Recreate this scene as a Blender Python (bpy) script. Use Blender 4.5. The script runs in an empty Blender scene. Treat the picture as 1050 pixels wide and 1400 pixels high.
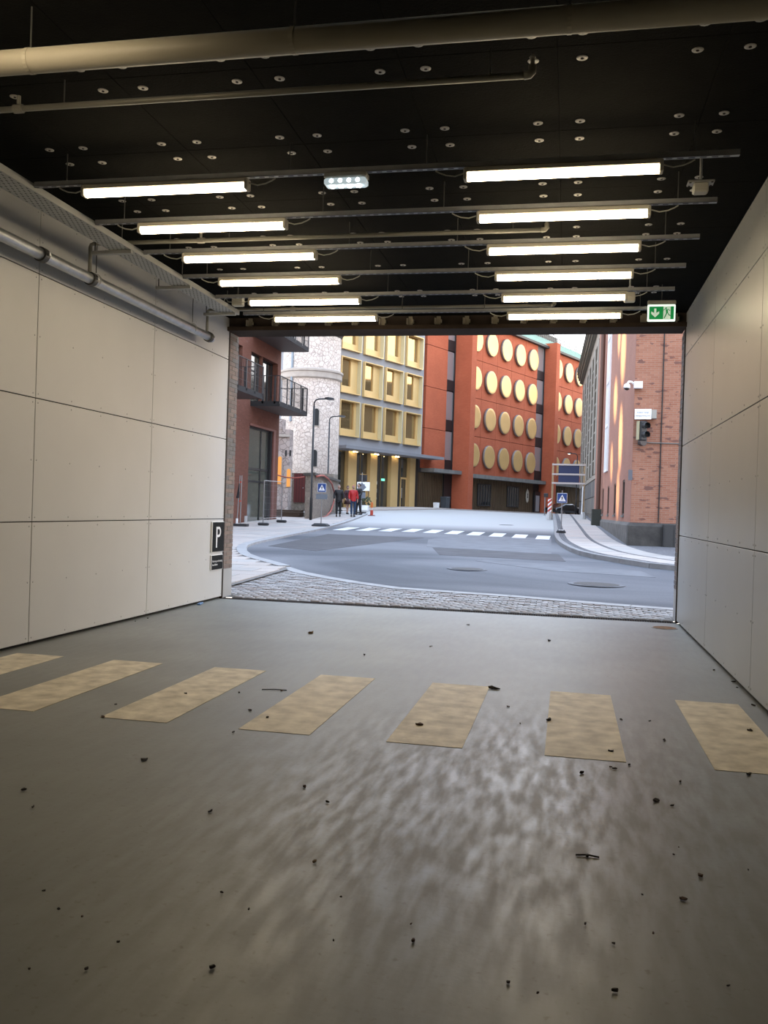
import bpy, bmesh, math, random
from mathutils import Vector, Matrix
random.seed(7)
SC = bpy.context.scene
COL = SC.collection
# ---------------------------------------------------------------- camera
FPX, YAW, PITCH, ROLL, EYE = 1219.4, .2026, -.005, .0318, 1.5
_f = Vector((-math.sin(YAW)*math.cos(PITCH), math.cos(YAW)*math.cos(PITCH), math.sin(PITCH)))
_r = Vector((math.cos(YAW), math.sin(YAW), 0)); _u = _r.cross(_f)
CR = _r*math.cos(ROLL)+_u*math.sin(ROLL); CU = -_r*math.sin(ROLL)+_u*math.cos(ROLL)
camd = bpy.data.cameras.new('camera'); cam = bpy.data.objects.new('camera', camd); COL.objects.link(cam)
camd.sensor_fit = 'HORIZONTAL'; camd.sensor_width = 36; camd.lens = FPX/1050*36; camd.clip_end = 600
cam.matrix_world = Matrix(((CR.x, CU.x, -_f.x, 0), (CR.y, CU.y, -_f.y, 0), (CR.z, CU.z, -_f.z, EYE), (0, 0, 0, 1)))
SC.camera = cam
# ---------------------------------------------------------------- sky
SKY_STRENGTH, GLOW = 3.35, .95
SUN_DIR = Vector((.80, .57, .19)).normalized()
W = bpy.data.worlds.new('sky'); SC.world = W; W.use_nodes = True
nt = W.node_tree; nt.nodes.clear(); L = nt.links.new
def N(t, **k):
    n = nt.nodes.new(t)
    for a, b in k.items(): setattr(n, a, b)
    return n
out = N('ShaderNodeOutputWorld'); bg = N('ShaderNodeBackground'); tc = N('ShaderNodeTexCoord')
sep = N('ShaderNodeSeparateXYZ'); L(tc.outputs['Generated'], sep.inputs[0])
rm = N('ShaderNodeValToRGB'); L(sep.outputs['Z'], rm.inputs[0])
cr = rm.color_ramp; cr.elements[0].position = 0; cr.elements[0].color = (1.0, .90, .80, 1)
cr.elements[1].position = .75; cr.elements[1].color = (.56, .73, 1.0, 1)
e = cr.elements.new(.22); e.color = (.90, .93, 1.0, 1)
dot = N('ShaderNodeVectorMath', operation='DOT_PRODUCT'); L(tc.outputs['Generated'], dot.inputs[0]); dot.inputs[1].default_value = SUN_DIR
mx = N('ShaderNodeMath', operation='MAXIMUM'); L(dot.outputs['Value'], mx.inputs[0]); mx.inputs[1].default_value = 0
pw = N('ShaderNodeMath', operation='POWER'); L(mx.outputs[0], pw.inputs[0]); pw.inputs[1].default_value = 22
gl = N('ShaderNodeMixRGB', blend_type='ADD'); L(pw.outputs[0], gl.inputs['Fac']); L(rm.outputs[0], gl.inputs['Color1']); gl.inputs['Color2'].default_value = (GLOW*1.0, GLOW*.72, GLOW*.30, 1)
L(gl.outputs[0], bg.inputs['Color']); bg.inputs['Strength'].default_value = SKY_STRENGTH; L(bg.outputs[0], out.inputs[0])
vs = SC.view_settings; vs.view_transform = 'Standard'; vs.look = 'None'; vs.gamma = 1; vs.use_curve_mapping = False
vs.exposure = 0.35
LAMP_STRENGTH = 19.5
# spots added in mid-air for low sun off windows opposite: warm glints on brick
def glint(src, dst, ang, energy, sx=1.0):
    d = bpy.data.lights.new('sun_glint_stand_in', 'SPOT'); d.energy = energy*7; d.color = (1, .72, .32); d.spot_size = ang; d.spot_blend = 1; d.shadow_soft_size = .05
    o = bpy.data.objects.new('sun_glint_stand_in', d); COL.objects.link(o)
    o.location = src; o.rotation_euler = (Vector(dst)-Vector(src)).to_track_quat('-Z', 'Y').to_euler(); o.scale = (sx, 1, 1)
for s, t, a, en, sx in [((-12, 44, 11), (1.85, 34.4, 7.6), .17, 9000, .8), ((-12, 46, 10.5), (1.8, 37.6, 6.2), .13, 8000, 1.0), ((-12, 42, 10), (1.85, 34.4, 4.4), .17, 9000, .7),
                        ((-12, 47, 9.5), (1.8, 38.6, 3.7), .11, 6000, .9), ((-12, 45, 9.0), (1.85, 34.8, 2.3), .12, 6000, .7), ((-12, 45, 12), (1.8, 36.6, 8.6), .12, 7000, .8)]:
    glint(s, t, a, en, sx)
# ---------------------------------------------------------------- pixel helpers (photo taken as 1050x1400)
def ray(x, y): return _f + CR*((x-525)/FPX) + CU*((700-y)/FPX)
def on_z(x, y, z): d = ray(x, y); t = (z-EYE)/d.z; return Vector((0, 0, EYE))+d*t
def on_x(x, y, v): d = ray(x, y); return Vector((0, 0, EYE))+d*(v/d.x)
def on_y(x, y, v): d = ray(x, y); return Vector((0, 0, EYE))+d*(v/d.y)
def px(P): d = Vector(P)-Vector((0, 0, EYE)); z = d.dot(_f); return 525+FPX*d.dot(CR)/z, 700-FPX*d.dot(CU)/z
XL, XR, YD, HD, HC = -5.26, 1.555, 13.17, 4.168, 4.38
def G(x, y): return max(0., min(.027*(y-YD), 1.55-(x+12)*.0185))      # street rises away from the gateway
def gp(x, y, dz=0):
    d = ray(x, y); t = 5.
    while t < 300:
        P = Vector((0, 0, EYE))+d*t
        if P.z < G(P.x, P.y)+dz: return P
        t += .01
    return P
# ---------------------------------------------------------------- mesh helpers
class MB:
    def __init__(s): s.v = []; s.f = []
    def add(s, v, f): n = len(s.v); s.v += [tuple(p) for p in v]; s.f += [tuple(i+n for i in q) for q in f]; return s
    def box(s, a, b):
        x0, y0, z0 = a; x1, y1, z1 = b
        return s.add([(x0,y0,z0),(x1,y0,z0),(x1,y1,z0),(x0,y1,z0),(x0,y0,z1),(x1,y0,z1),(x1,y1,z1),(x0,y1,z1)],
                     [(3,2,1,0),(4,5,6,7),(0,1,5,4),(1,2,6,5),(2,3,7,6),(3,0,4,7)])
    def cbox(s, c, d, rz=0, bev=0):
        m = Matrix.Translation(c) @ Matrix.Rotation(rz, 4, 'Z'); t = MB()
        if bev:
            x, y, z = d[0]/2, d[1]/2, d[2]/2; b = bev
            ring = lambda k, zz: [(-x+k,-y,zz),(x-k,-y,zz),(x,-y+k,zz),(x,y-k,zz),(x-k,y,zz),(-x+k,y,zz),(-x,y-k,zz),(-x,-y+k,zz)]
            t.loft([[(p[0]*(1-b/x), p[1]*(1-b/y), -z) for p in ring(b, 0)], [(p[0], p[1], -z+b) for p in ring(b, 0)], [(p[0], p[1], z-b) for p in ring(b, 0)], [(p[0]*(1-b/x), p[1]*(1-b/y), z) for p in ring(b, 0)]])
        else: t.box((-d[0]/2,-d[1]/2,-d[2]/2), (d[0]/2,d[1]/2,d[2]/2))
        return s.add([m @ Vector(p) for p in t.v], t.f)
    def loft(s, rings, cap=True, closed=True):
        n = len(rings[0]); v = [p for r in rings for p in r]; f = []
        for i in range(len(rings)-1):
            for j in range(n if closed else n-1):
                k = (j+1) % n; f.append((i*n+j, i*n+k, (i+1)*n+k, (i+1)*n+j))
        if cap: f.append(tuple(range(n-1, -1, -1))); f.append(tuple(range((len(rings)-1)*n, len(rings)*n)))
        return s.add(v, f)
    def tube(s, path, r, n=8, cap=True):
        P = [Vector(p) for p in path]; rings = []; ref = None
        for i, p in enumerate(P):
            t = (P[min(i+1, len(P)-1)]-P[max(i-1, 0)]).normalized()
            if ref is None: ref = Vector((0, 0, 1)) if abs(t.z) < .9 else Vector((1, 0, 0))
            a = t.cross(ref).normalized(); b = t.cross(a).normalized(); ref = -b if ref.dot(b) < 0 else b
            b = ref; a = b.cross(t).normalized()
            rr = r[i] if isinstance(r, (list, tuple)) else r
            rings.append([p+a*(rr*math.cos(2*math.pi*k/n))+b*(rr*math.sin(2*math.pi*k/n)) for k in range(n)])
        return s.loft(rings, cap)
    def cyl(s, a, b, r, n=10): return s.tube([a, b], r, n)
    def lathe(s, prof, c=(0,0,0), n=16, axis=None, cap=True):
        c = Vector(c); q = Vector((0,0,1)).rotation_difference(Vector(axis)) if axis else None; rings = []
        for r, z in prof:
            ring = [Vector((max(r, 1e-4)*math.cos(2*math.pi*k/n), max(r, 1e-4)*math.sin(2*math.pi*k/n), z)) for k in range(n)]
            rings.append([c+(q @ p if q else p) for p in ring])
        return s.loft(rings, cap)
    def prism(s, poly, o, ax, ay, depth):
        o, ax, ay = Vector(o), Vector(ax), Vector(ay); nrm = ax.cross(ay).normalized()*depth
        return s.loft([[o+ax*x+ay*y for x, y in poly], [o+ax*x+ay*y+nrm for x, y in poly]])
    def mesh(s, name):
        me = bpy.data.meshes.new(name); me.from_pydata([tuple(p) for p in s.v], [], s.f)
        uv = me.uv_layers.new(name='UVMap').data
        me.update()
        co = [v.co for v in me.vertices]
        for p in me.polygons:
            n = p.normal; h = math.hypot(n.x, n.y)
            for li in p.loop_indices:
                c = co[me.loops[li].vertex_index]
                if h < .35: uv[li].uv = (c.x, c.y)
                else: uv[li].uv = ((-n.y*c.x+n.x*c.y)/h, c.z)
        return me
    def build(s, name, mat, parent=None, smooth=False, fixn=False):
        me = s.mesh(name)
        if fixn:
            bm = bmesh.new(); bm.from_mesh(me); bmesh.ops.recalc_face_normals(bm, faces=bm.faces); bm.to_mesh(me); bm.free()
        return obj(name, me, mat, parent, smooth)
def obj(name, me, mat, parent=None, smooth=False):
    o = bpy.data.objects.new(name, me); COL.objects.link(o)
    if mat and not me.materials: me.materials.append(mat)
    if smooth:
        for p in me.polygons: p.use_smooth = True
    if parent: o.parent = parent
    return o
def tag(o, label=None, cat=None, group=None, kind=None):
    if label: o['label'] = label
    if cat: o['category'] = cat
    if group: o['group'] = group
    if kind: o['kind'] = kind
    return o
def thing(name, label, cat, loc=(0,0,0), rz=0, group=None):
    o = bpy.data.objects.new(name, None); COL.objects.link(o); o.empty_display_size = .1
    o.location = loc; o.rotation_euler = (0, 0, rz); return tag(o, label, cat, group)
def copy_tree(o, parent=None):
    c = o.copy(); COL.objects.link(c); c.parent = parent
    for ch in list(o.children): copy_tree(ch, c)
    return c
def text_mesh(body, size, o, ax, ay, depth=.002, align='CENTER', sx=1.0):
    cu = bpy.data.curves.new('lettering', 'FONT'); cu.body = body; cu.size = size; cu.align_x = align; cu.align_y = 'CENTER'; cu.extrude = depth; cu.resolution_u = 3
    t = bpy.data.objects.new('lettering', cu); COL.objects.link(t)
    me = bpy.data.meshes.new_from_object(t.evaluated_get(bpy.context.evaluated_depsgraph_get())); bpy.data.objects.remove(t)
    o, ax, ay = Vector(o), Vector(ax).normalized(), Vector(ay).normalized(); nz = ax.cross(ay)
    for v in me.vertices: v.co = o+ax*v.co.x*sx+ay*v.co.y+nz*v.co.z
    me.materials.clear(); return me
# ---------------------------------------------------------------- materials
MATS = {}
ALB = 1.0      # reflectance scale, lowered for street materials to balance the strong sky
def nodes(name):
    m = bpy.data.materials.new(name); m.use_nodes = True; t = m.node_tree; return m, t, t.nodes['Principled BSDF'], t.nodes, t.links.new
def mat(name, col, rough=.6, metal=0, var=0, vscale=3, bump=0, bscale=30, emit=0, ecol=None, spec=.5, ior=None, rvar=0, col2=None, stretch=None):
    if name in MATS: return MATS[name]
    col = tuple(c*ALB for c in col); col2 = tuple(c*ALB for c in col2) if col2 else None
    m, t, b, n, l = nodes(name)
    b.inputs['Base Color'].default_value = (*col, 1); b.inputs['Roughness'].default_value = rough; b.inputs['Metallic'].default_value = metal
    b.inputs['Specular IOR Level'].default_value = spec
    if ior: b.inputs['IOR'].default_value = ior
    if emit: b.inputs['Emission Color'].default_value = (*(ecol or col), 1); b.inputs['Emission Strength'].default_value = emit
    tc = n.new('ShaderNodeTexCoord'); src = tc.outputs['Object']
    if stretch:
        mp = n.new('ShaderNodeMapping'); mp.inputs['Scale'].default_value = stretch; l(src, mp.inputs[0]); src = mp.outputs[0]
    if var or rvar:
        nz = n.new('ShaderNodeTexNoise'); nz.inputs['Scale'].default_value = vscale; nz.inputs['Detail'].default_value = 6; l(src, nz.inputs['Vector'])
        rp = n.new('ShaderNodeValToRGB'); l(nz.outputs['Fac'], rp.inputs[0]); rp.color_ramp.elements[0].position = .3; rp.color_ramp.elements[1].position = .7
        c2 = col2 or col
        rp.color_ramp.elements[0].color = (*[c*(1-var) for c in col], 1); rp.color_ramp.elements[1].color = (*[min(1, c*(1+var)) for c in c2], 1)
        if var: l(rp.outputs[0], b.inputs['Base Color'])
        if rvar:
            mr = n.new('ShaderNodeMapRange'); l(nz.outputs['Fac'], mr.inputs[0]); mr.inputs[1].default_value = .3; mr.inputs[2].default_value = .7
            mr.inputs[3].default_value = rough-rvar; mr.inputs[4].default_value = rough+rvar; l(mr.outputs[0], b.inputs['Roughness'])
    if bump:
        nb = n.new('ShaderNodeTexNoise'); nb.inputs['Scale'].default_value = bscale; nb.inputs['Detail'].default_value = 5; l(src, nb.inputs['Vector'])
        bp = n.new('ShaderNodeBump'); bp.inputs['Strength'].default_value = bump; bp.inputs['Distance'].default_value = .02; l(nb.outputs['Fac'], bp.inputs['Height']); l(bp.outputs[0], b.inputs['Normal'])
    MATS[name] = m; return m
def brick_mat(name, c1, c2, mortar, bw=.228, bh=.054, ms=.012, dark=None, bump=.5, rough=.85):
    c1, c2, mortar = [tuple(v*ALB for v in q) for q in (c1, c2, mortar)]
    m, t, b, n, l = nodes(name); b.inputs['Roughness'].default_value = rough; b.inputs['Specular IOR Level'].default_value = .2
    tc = n.new('ShaderNodeTexCoord'); bt = n.new('ShaderNodeTexBrick'); l(tc.outputs['UV'], bt.inputs['Vector'])
    bt.inputs['Scale'].default_value = 1; bt.inputs['Brick Width'].default_value = bw+ms; bt.inputs['Row Height'].default_value = bh+ms; bt.inputs['Mortar Size'].default_value = ms/2; bt.inputs['Mortar Smooth'].default_value = .2
    bt.inputs['Color1'].default_value = (*c1, 1); bt.inputs['Color2'].default_value = (*c2, 1); bt.inputs['Mortar'].default_value = (*mortar, 1); bt.inputs['Bias'].default_value = -.2
    nz = n.new('ShaderNodeTexNoise'); nz.inputs['Scale'].default_value = .6; nz.inputs['Detail'].default_value = 6; l(tc.outputs['UV'], nz.inputs['Vector'])
    mr = n.new('ShaderNodeMapRange'); l(nz.outputs['Fac'], mr.inputs[0]); mr.inputs[3].default_value = .78; mr.inputs[4].default_value = 1.2
    mm = n.new('ShaderNodeMixRGB'); mm.blend_type = 'MULTIPLY'; mm.inputs[0].default_value = 1; l(bt.outputs['Color'], mm.inputs[1]); l(mr.outputs[0], mm.inputs[2]); last = mm.outputs[0]
    if dark:   # scattered dark burnt bricks and missing mortar, in short runs along the courses
        mp = n.new('ShaderNodeMapping'); mp.inputs['Scale'].default_value = (5.5, 15.15, 1); l(tc.outputs['UV'], mp.inputs[0])
        vo = n.new('ShaderNodeTexVoronoi'); vo.inputs['Scale'].default_value = 1; l(mp.outputs[0], vo.inputs['Vector'])
        sp = n.new('ShaderNodeSeparateXYZ'); l(vo.outputs['Color'], sp.inputs[0])
        gt = n.new('ShaderNodeMath'); gt.operation = 'GREATER_THAN'; gt.inputs[1].default_value = dark; l(sp.outputs[0], gt.inputs[0])
        md = n.new('ShaderNodeMixRGB'); l(gt.outputs[0], md.inputs[0]); l(last, md.inputs[1]); md.inputs[2].default_value = (.15, .075, .06, 1); last = md.outputs[0]
    l(last, b.inputs['Base Color'])
    bp = n.new('ShaderNodeBump'); bp.inputs['Strength'].default_value = bump; bp.inputs['Distance'].default_value = .01; bp.invert = True; l(bt.outputs['Fac'], bp.inputs['Height']); l(bp.outputs[0], b.inputs['Normal'])
    MATS[name] = m; return m
def rubble_mat(name, c1, c2, joint, scale=2.6):
    c1, c2, joint = [tuple(v*ALB for v in q) for q in (c1, c2, joint)]
    m, t, b, n, l = nodes(name); b.inputs['Roughness'].default_value = .9
    tc = n.new('ShaderNodeTexCoord'); v = n.new('ShaderNodeTexVoronoi'); v.feature = 'DISTANCE_TO_EDGE'; v.inputs['Scale'].default_value = scale; l(tc.outputs['Object'], v.inputs['Vector'])
    v2 = n.new('ShaderNodeTexVoronoi'); v2.inputs['Scale'].default_value = scale; l(tc.outputs['Object'], v2.inputs['Vector'])
    sp = n.new('ShaderNodeSeparateXYZ'); l(v2.outputs['Color'], sp.inputs[0])
    mx = n.new('ShaderNodeMixRGB'); l(sp.outputs[0], mx.inputs[0]); mx.inputs[1].default_value = (*c1, 1); mx.inputs[2].default_value = (*c2, 1)
    mr = n.new('ShaderNodeMapRange'); l(v.outputs['Distance'], mr.inputs[0]); mr.inputs[1].default_value = .02; mr.inputs[2].default_value = .07
    m2 = n.new('ShaderNodeMixRGB'); l(mr.outputs[0], m2.inputs[0]); m2.inputs[1].default_value = (*joint, 1); l(mx.outputs[0], m2.inputs[2]); l(m2.outputs[0], b.inputs['Base Color'])
    bp = n.new('ShaderNodeBump'); bp.inputs['Strength'].default_value = .6; bp.inputs['Distance'].default_value = .04; l(mr.outputs[0], bp.inputs['Height']); l(bp.outputs[0], b.inputs['Normal'])
    MATS[name] = m; return m
def floor_mat():
    m, t, b, n, l = nodes('painted_concrete_floor'); tc = n.new('ShaderNodeTexCoord')
    def noise(sc, det, st=(1,1,1), rot=0, dist=0):
        mp = n.new('ShaderNodeMapping'); mp.inputs['Scale'].default_value = st; mp.inputs['Rotation'].default_value = (0, 0, rot); l(tc.outputs['Object'], mp.inputs[0])
        z = n.new('ShaderNodeTexNoise'); z.inputs['Scale'].default_value = sc; z.inputs['Detail'].default_value = det; z.inputs['Distortion'].default_value = dist; l(mp.outputs[0], z.inputs['Vector']); return z.outputs['Fac']
    def ramp(s, p0, p1, c0, c1):
        r = n.new('ShaderNodeValToRGB'); l(s, r.inputs[0]); r.color_ramp.elements[0].position = p0; r.color_ramp.elements[1].position = p1; r.color_ramp.elements[0].color = (*c0, 1); r.color_ramp.elements[1].color = (*c1, 1); return r.outputs[0]
    base = ramp(noise(.9, 8), .3, .7, (.165, .172, .158), (.225, .232, .214))
    sp = n.new('ShaderNodeMapping'); sp.vector_type = 'TEXTURE'; sp.inputs['Location'].default_value = (-.35, 4.6, 0); sp.inputs['Rotation'].default_value = (0, 0, -.2); sp.inputs['Scale'].default_value = (2.3, 3.4, 4); l(tc.outputs['Object'], sp.inputs[0])
    gr = n.new('ShaderNodeTexGradient'); gr.gradient_type = 'QUADRATIC_SPHERE'; l(sp.outputs[0], gr.inputs[0])            # where tyres turn the dried mud lies thickest
    zone = ramp(gr.outputs['Fac'], .0, .45, (.12, .12, .12), (1, 1, 1))
    scuff = ramp(noise(15, 15, (1, .22, 1), -.95, .1), .36, .66, (0, 0, 0), (.75, .75, .75))        # dried tyre smears, swept towards the street
    mu = n.new('ShaderNodeMixRGB'); mu.blend_type = 'MULTIPLY'; mu.inputs[0].default_value = 1; l(scuff, mu.inputs[1]); l(zone, mu.inputs[2])
    mx = n.new('ShaderNodeMixRGB'); l(mu.outputs[0], mx.inputs[0]); l(base, mx.inputs[1]); mx.inputs[2].default_value = (.135, .12, .092, 1)
    spk = ramp(noise(28, 4), .62, .74, (0, 0, 0), (1, 1, 1)); m3 = n.new('ShaderNodeMixRGB'); l(spk, m3.inputs[0]); l(mx.outputs[0], m3.inputs[1]); m3.inputs[2].default_value = (.15, .14, .115, 1)
    l(m3.outputs[0], b.inputs['Base Color'])
    rr = n.new('ShaderNodeMapRange'); l(noise(15, 15, (1, .22, 1), -.95, .1), rr.inputs[0]); rr.inputs[1].default_value = .32; rr.inputs[2].default_value = .62; rr.inputs[3].default_value = .29; rr.inputs[4].default_value = .50
    r2 = n.new('ShaderNodeMix'); l(zone, r2.inputs[0]); r2.inputs[2].default_value = .42; l(rr.outputs[0], r2.inputs[3]); l(r2.outputs[0], b.inputs['Roughness'])
    bp = n.new('ShaderNodeBump'); bp.inputs['Strength'].default_value = .10; bp.inputs['Distance'].default_value = .01; l(noise(22, 8), bp.inputs['Height']); l(bp.outputs[0], b.inputs['Normal'])
    b.inputs['Specular IOR Level'].default_value = .42
    return m
def asphalt_mat():
    m, t, b, n, l = nodes('asphalt'); tc = n.new('ShaderNodeTexCoord')
    z = n.new('ShaderNodeTexNoise'); z.inputs['Scale'].default_value = .16; z.inputs['Detail'].default_value = 7; z.inputs['Distortion'].default_value = .8; mp = n.new('ShaderNodeMapping'); mp.inputs['Scale'].default_value = (.6, 1, 1); l(tc.outputs['Object'], mp.inputs[0]); l(mp.outputs[0], z.inputs['Vector'])
    r = n.new('ShaderNodeValToRGB'); l(z.outputs['Fac'], r.inputs[0]); r.color_ramp.elements[0].position = .40; r.color_ramp.elements[0].color = (.066, .069, .08, 1); r.color_ramp.elements[1].position = .63; r.color_ramp.elements[1].color = (.165, .165, .176, 1)
    s = n.new('ShaderNodeTexNoise'); s.inputs['Scale'].default_value = 22; s.inputs['Detail'].default_value = 4; l(tc.outputs['Object'], s.inputs['Vector'])
    mr = n.new('ShaderNodeMapRange'); l(s.outputs['Fac'], mr.inputs[0]); mr.inputs[3].default_value = .8; mr.inputs[4].default_value = 1.2
    mm = n.new('ShaderNodeMixRGB'); mm.blend_type = 'MULTIPLY'; mm.inputs[0].default_value = 1; l(r.outputs[0], mm.inputs[1]); l(mr.outputs[0], mm.inputs[2])
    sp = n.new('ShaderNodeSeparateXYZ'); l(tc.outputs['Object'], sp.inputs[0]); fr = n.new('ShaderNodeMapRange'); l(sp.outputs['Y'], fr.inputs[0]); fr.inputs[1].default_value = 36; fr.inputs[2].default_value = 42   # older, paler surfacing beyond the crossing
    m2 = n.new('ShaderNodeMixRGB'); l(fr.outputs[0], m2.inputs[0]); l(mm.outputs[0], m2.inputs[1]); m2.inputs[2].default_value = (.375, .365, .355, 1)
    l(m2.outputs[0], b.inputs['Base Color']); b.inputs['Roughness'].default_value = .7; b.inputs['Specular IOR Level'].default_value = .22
    bp = n.new('ShaderNodeBump'); bp.inputs['Strength'].default_value = .3; bp.inputs['Distance'].default_value = .01; l(s.outputs['Fac'], bp.inputs['Height']); l(bp.outputs[0], b.inputs['Normal'])
    return m
FLOOR, ASPH = floor_mat(), asphalt_mat()
PANEL = mat('fibre_cement_panel', (.52, .525, .53), .5, var=.03, vscale=1.2)
PANELR = mat('grey_metal_panel', (.42, .43, .42), .36, var=.04, vscale=1.0)
DARK = mat('dark_gap', (.02, .02, .02), .9)
CEIL = mat('charcoal_board', (.0060, .0060, .0050), .95, spec=.05, var=.18, vscale=5, bump=.25, bscale=60)
CEILB = mat('ceiling_shell', (.012, .012, .012), .95)
GALV = mat('galvanised_steel', (.52, .54, .55), .38, .9, var=.12, vscale=9)
ZINC = mat('zinc_rail', (.36, .37, .38), .5, .7, var=.08, vscale=12)
PAINTPIPE = mat('beige_painted_pipe', (.50, .46, .36), .5, var=.05, vscale=3)
SPRINK = mat('grey_sprinkler_pipe', (.30, .29, .25), .5, .3, var=.1)
STEELDARK = mat('dark_brown_steel', (.040, .031, .026), .8, spec=.15, var=.2, vscale=2)
TRAYM = mat('perforated_tray_steel', (.38, .39, .38), .5, .6, var=.08)
ANCH = mat('anchor_washer', (.42, .40, .36), .5, .2)
GREYBOX = mat('grey_plastic', (.42, .41, .36), .6)
BLACK = mat('black_coat', (.018, .018, .02), .5)
WHITE = mat('white_coat', (.80, .80, .80), .5)
YPAINT = mat('yellowed_line_paint', (.56, .49, .355), .6, var=.20, vscale=7, col2=(.62, .56, .43), bump=.15, bscale=20)
RUBBER = mat('black_rubber', (.03, .03, .032), .8)
CONC = mat('grey_concrete', (.36, .36, .36), .85, var=.1, vscale=.8)
RODM = mat('dull_rod_steel', (.10, .10, .095), .6, .5)
# ================================================================ the gateway room
YB = -7.0
fl = MB().box((XL-.06, YB, -.25), (XR+.06, YD-.06, 0)).build('floor', FLOOR); tag(fl, kind='structure')
for k in range(7):
    x = -5.09+k*1.0
    MB().box((x, 5.60, 0.0005), (x+.49, 7.63, .003)).build('crosswalk_stripe', YPAINT, fl)
# walls: dark backing with separate screwed panels
def wall(name, x, sgn, ybreaks, zbreaks, pm):
    w = MB().box((min(x-sgn*.06, x-sgn*.30), YB, -.1), (max(x-sgn*.06, x-sgn*.30), YD, HC+.2)).build(name, DARK); tag(w, kind='structure')
    for i in range(len(ybreaks)-1):
        for j in range(len(zbreaks)-1):
            y0, y1, z0, z1 = ybreaks[i]+.005, ybreaks[i+1]-.005, zbreaks[j]+.005, zbreaks[j+1]-.005
            xa, xb = sorted((x, x-sgn*.012))
            p = MB().cbox(((xa+xb)/2, (y0+y1)/2, (z0+z1)/2), (xb-xa, y1-y0, z1-z0), bev=.002).build('wall_panel', pm, w)
            if y1 < 3: continue
            sm = MB(); ny, nz = 5, 3
            for a in range(ny):
                for c in range(nz):
                    yy = y0+.04+(y1-y0-.08)*a/(ny-1); zz = z0+.04+(z1-z0-.08)*c/(nz-1)
                    sm.lathe([(.009, 0), (.009, .002), (.004, .004)], (x, yy, zz), 6, (sgn, 0, 0))
            tag(sm.build('screws', ZINC, p), kind='stuff')
    return w
YBR = [YB, -2.15, .40, 2.95, 5.50, 8.06, 10.62, YD]
WL = wall('wall_left', XL, 1, YBR, [.03, 1.244, 2.488, 3.732, HC], PANEL)
WR = wall('wall_right', XR, -1, [YB, -2.2, .35, 2.9, 5.45, 8.0, 10.55, YD], [.03, 1.237, 2.497, 3.757, HC], PANELR)
wb = MB().box((XL-.3, YB-.2, -.1), (XR+.3, YB, HC+.2)).build('wall_back', mat('dark_rear_wall', (.10, .10, .095), .8)); tag(wb, kind='structure')
# ceiling: shell, boards, washers
CE = MB().box((XL-.3, YB-.2, HC+.05), (XR+.3, YD+.5, HC+.3)).build('ceiling', CEILB); tag(CE, kind='structure')
ex = [XL]+[-5.15+i for i in range(7)]+[XR]
ey = [y for y in (5.61-1.235*10+1.235*i for i in range(17)) if YB < y < YD]+[YD]
ey = [YB]+ey
bmesh_cache = {}
for i in range(len(ex)-1):
    for j in range(len(ey)-1):
        w, d = ex[i+1]-ex[i]-.002, ey[j+1]-ey[j]-.002; key = (round(w, 3), round(d, 3))
        if key not in bmesh_cache: bmesh_cache[key] = MB().cbox((0, 0, 0), (w, d, .05), bev=.003).mesh('ceiling_board')
        o = obj('ceiling_board', bmesh_cache[key], CEIL, CE); o.location = ((ex[i]+ex[i+1])/2, (ey[j]+ey[j+1])/2, HC+.025)
am = MB().lathe([(.036, 0), (.036, -.003), (.026, -.006), (.013, -.006), (.011, -.003)], n=12).mesh('anchor_washer')
am2 = MB().lathe([(.0095, -.002), (.0095, -.009)], n=6).mesh('bolt_head')
for j in range(8):
    for dy in (-.155, .155):
        for k in range(6):
            for dx in (-.305, 0):
                x, y = -4.0+k*1.0+dx, 5.61-1.235+1.235*j+dy
                if y > YD-.15: continue
                o = obj('anchor_washer', am, ANCH, CE); o.location = (x, y, HC); q = obj('bolt_head', am2, STEELDARK, o)
# header beam, front wall, jambs
BR_PIER = brick_mat('brown_grey_brick', (.14, .115, .10), (.20, .165, .145), (.25, .24, .22))
hd = MB().box((XL-.35, YD-.02, HD+.06), (XR+.35, YD+.42, HC+.4)).build('trim_1', STEELDARK); tag(hd, 'dark brown steel header beam over the gateway opening', kind='structure')
MB().box((XL, YD-.10, HD), (XR, YD+.42, HD+.06)).build('bottom_plate', mat('rusty_brown_plate', (.055, .04, .03), .85, spec=.1, var=.25, vscale=2), hd)
clip = MB().box((-.03, -.05, 0), (.03, -.02, .12)).box((-.055, -.09, 0), (-.03, -.02, .09)).box((.03, -.075, .02), (.05, -.02, .07)).mesh('bracket')
clipm = mat('dull_bracket', (.30, .27, .21), .6, .3)
for k in range(16):
    o = obj('bracket', clip, clipm, hd); o.location = (-4.9+k*.42, YD-.02, HD+.07)
fw = MB().box((XL-9, YD+.03, -.2), (XL-.09, YD+.42, 9)).box((XR+.09, YD+.03, -.2), (XR+7, YD+.42, 9)).box((XL-.09, YD+.03, HC+.4), (XR+.09, YD+.42, 9)).build('wall_front', BR_PIER); tag(fw, kind='structure')
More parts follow.
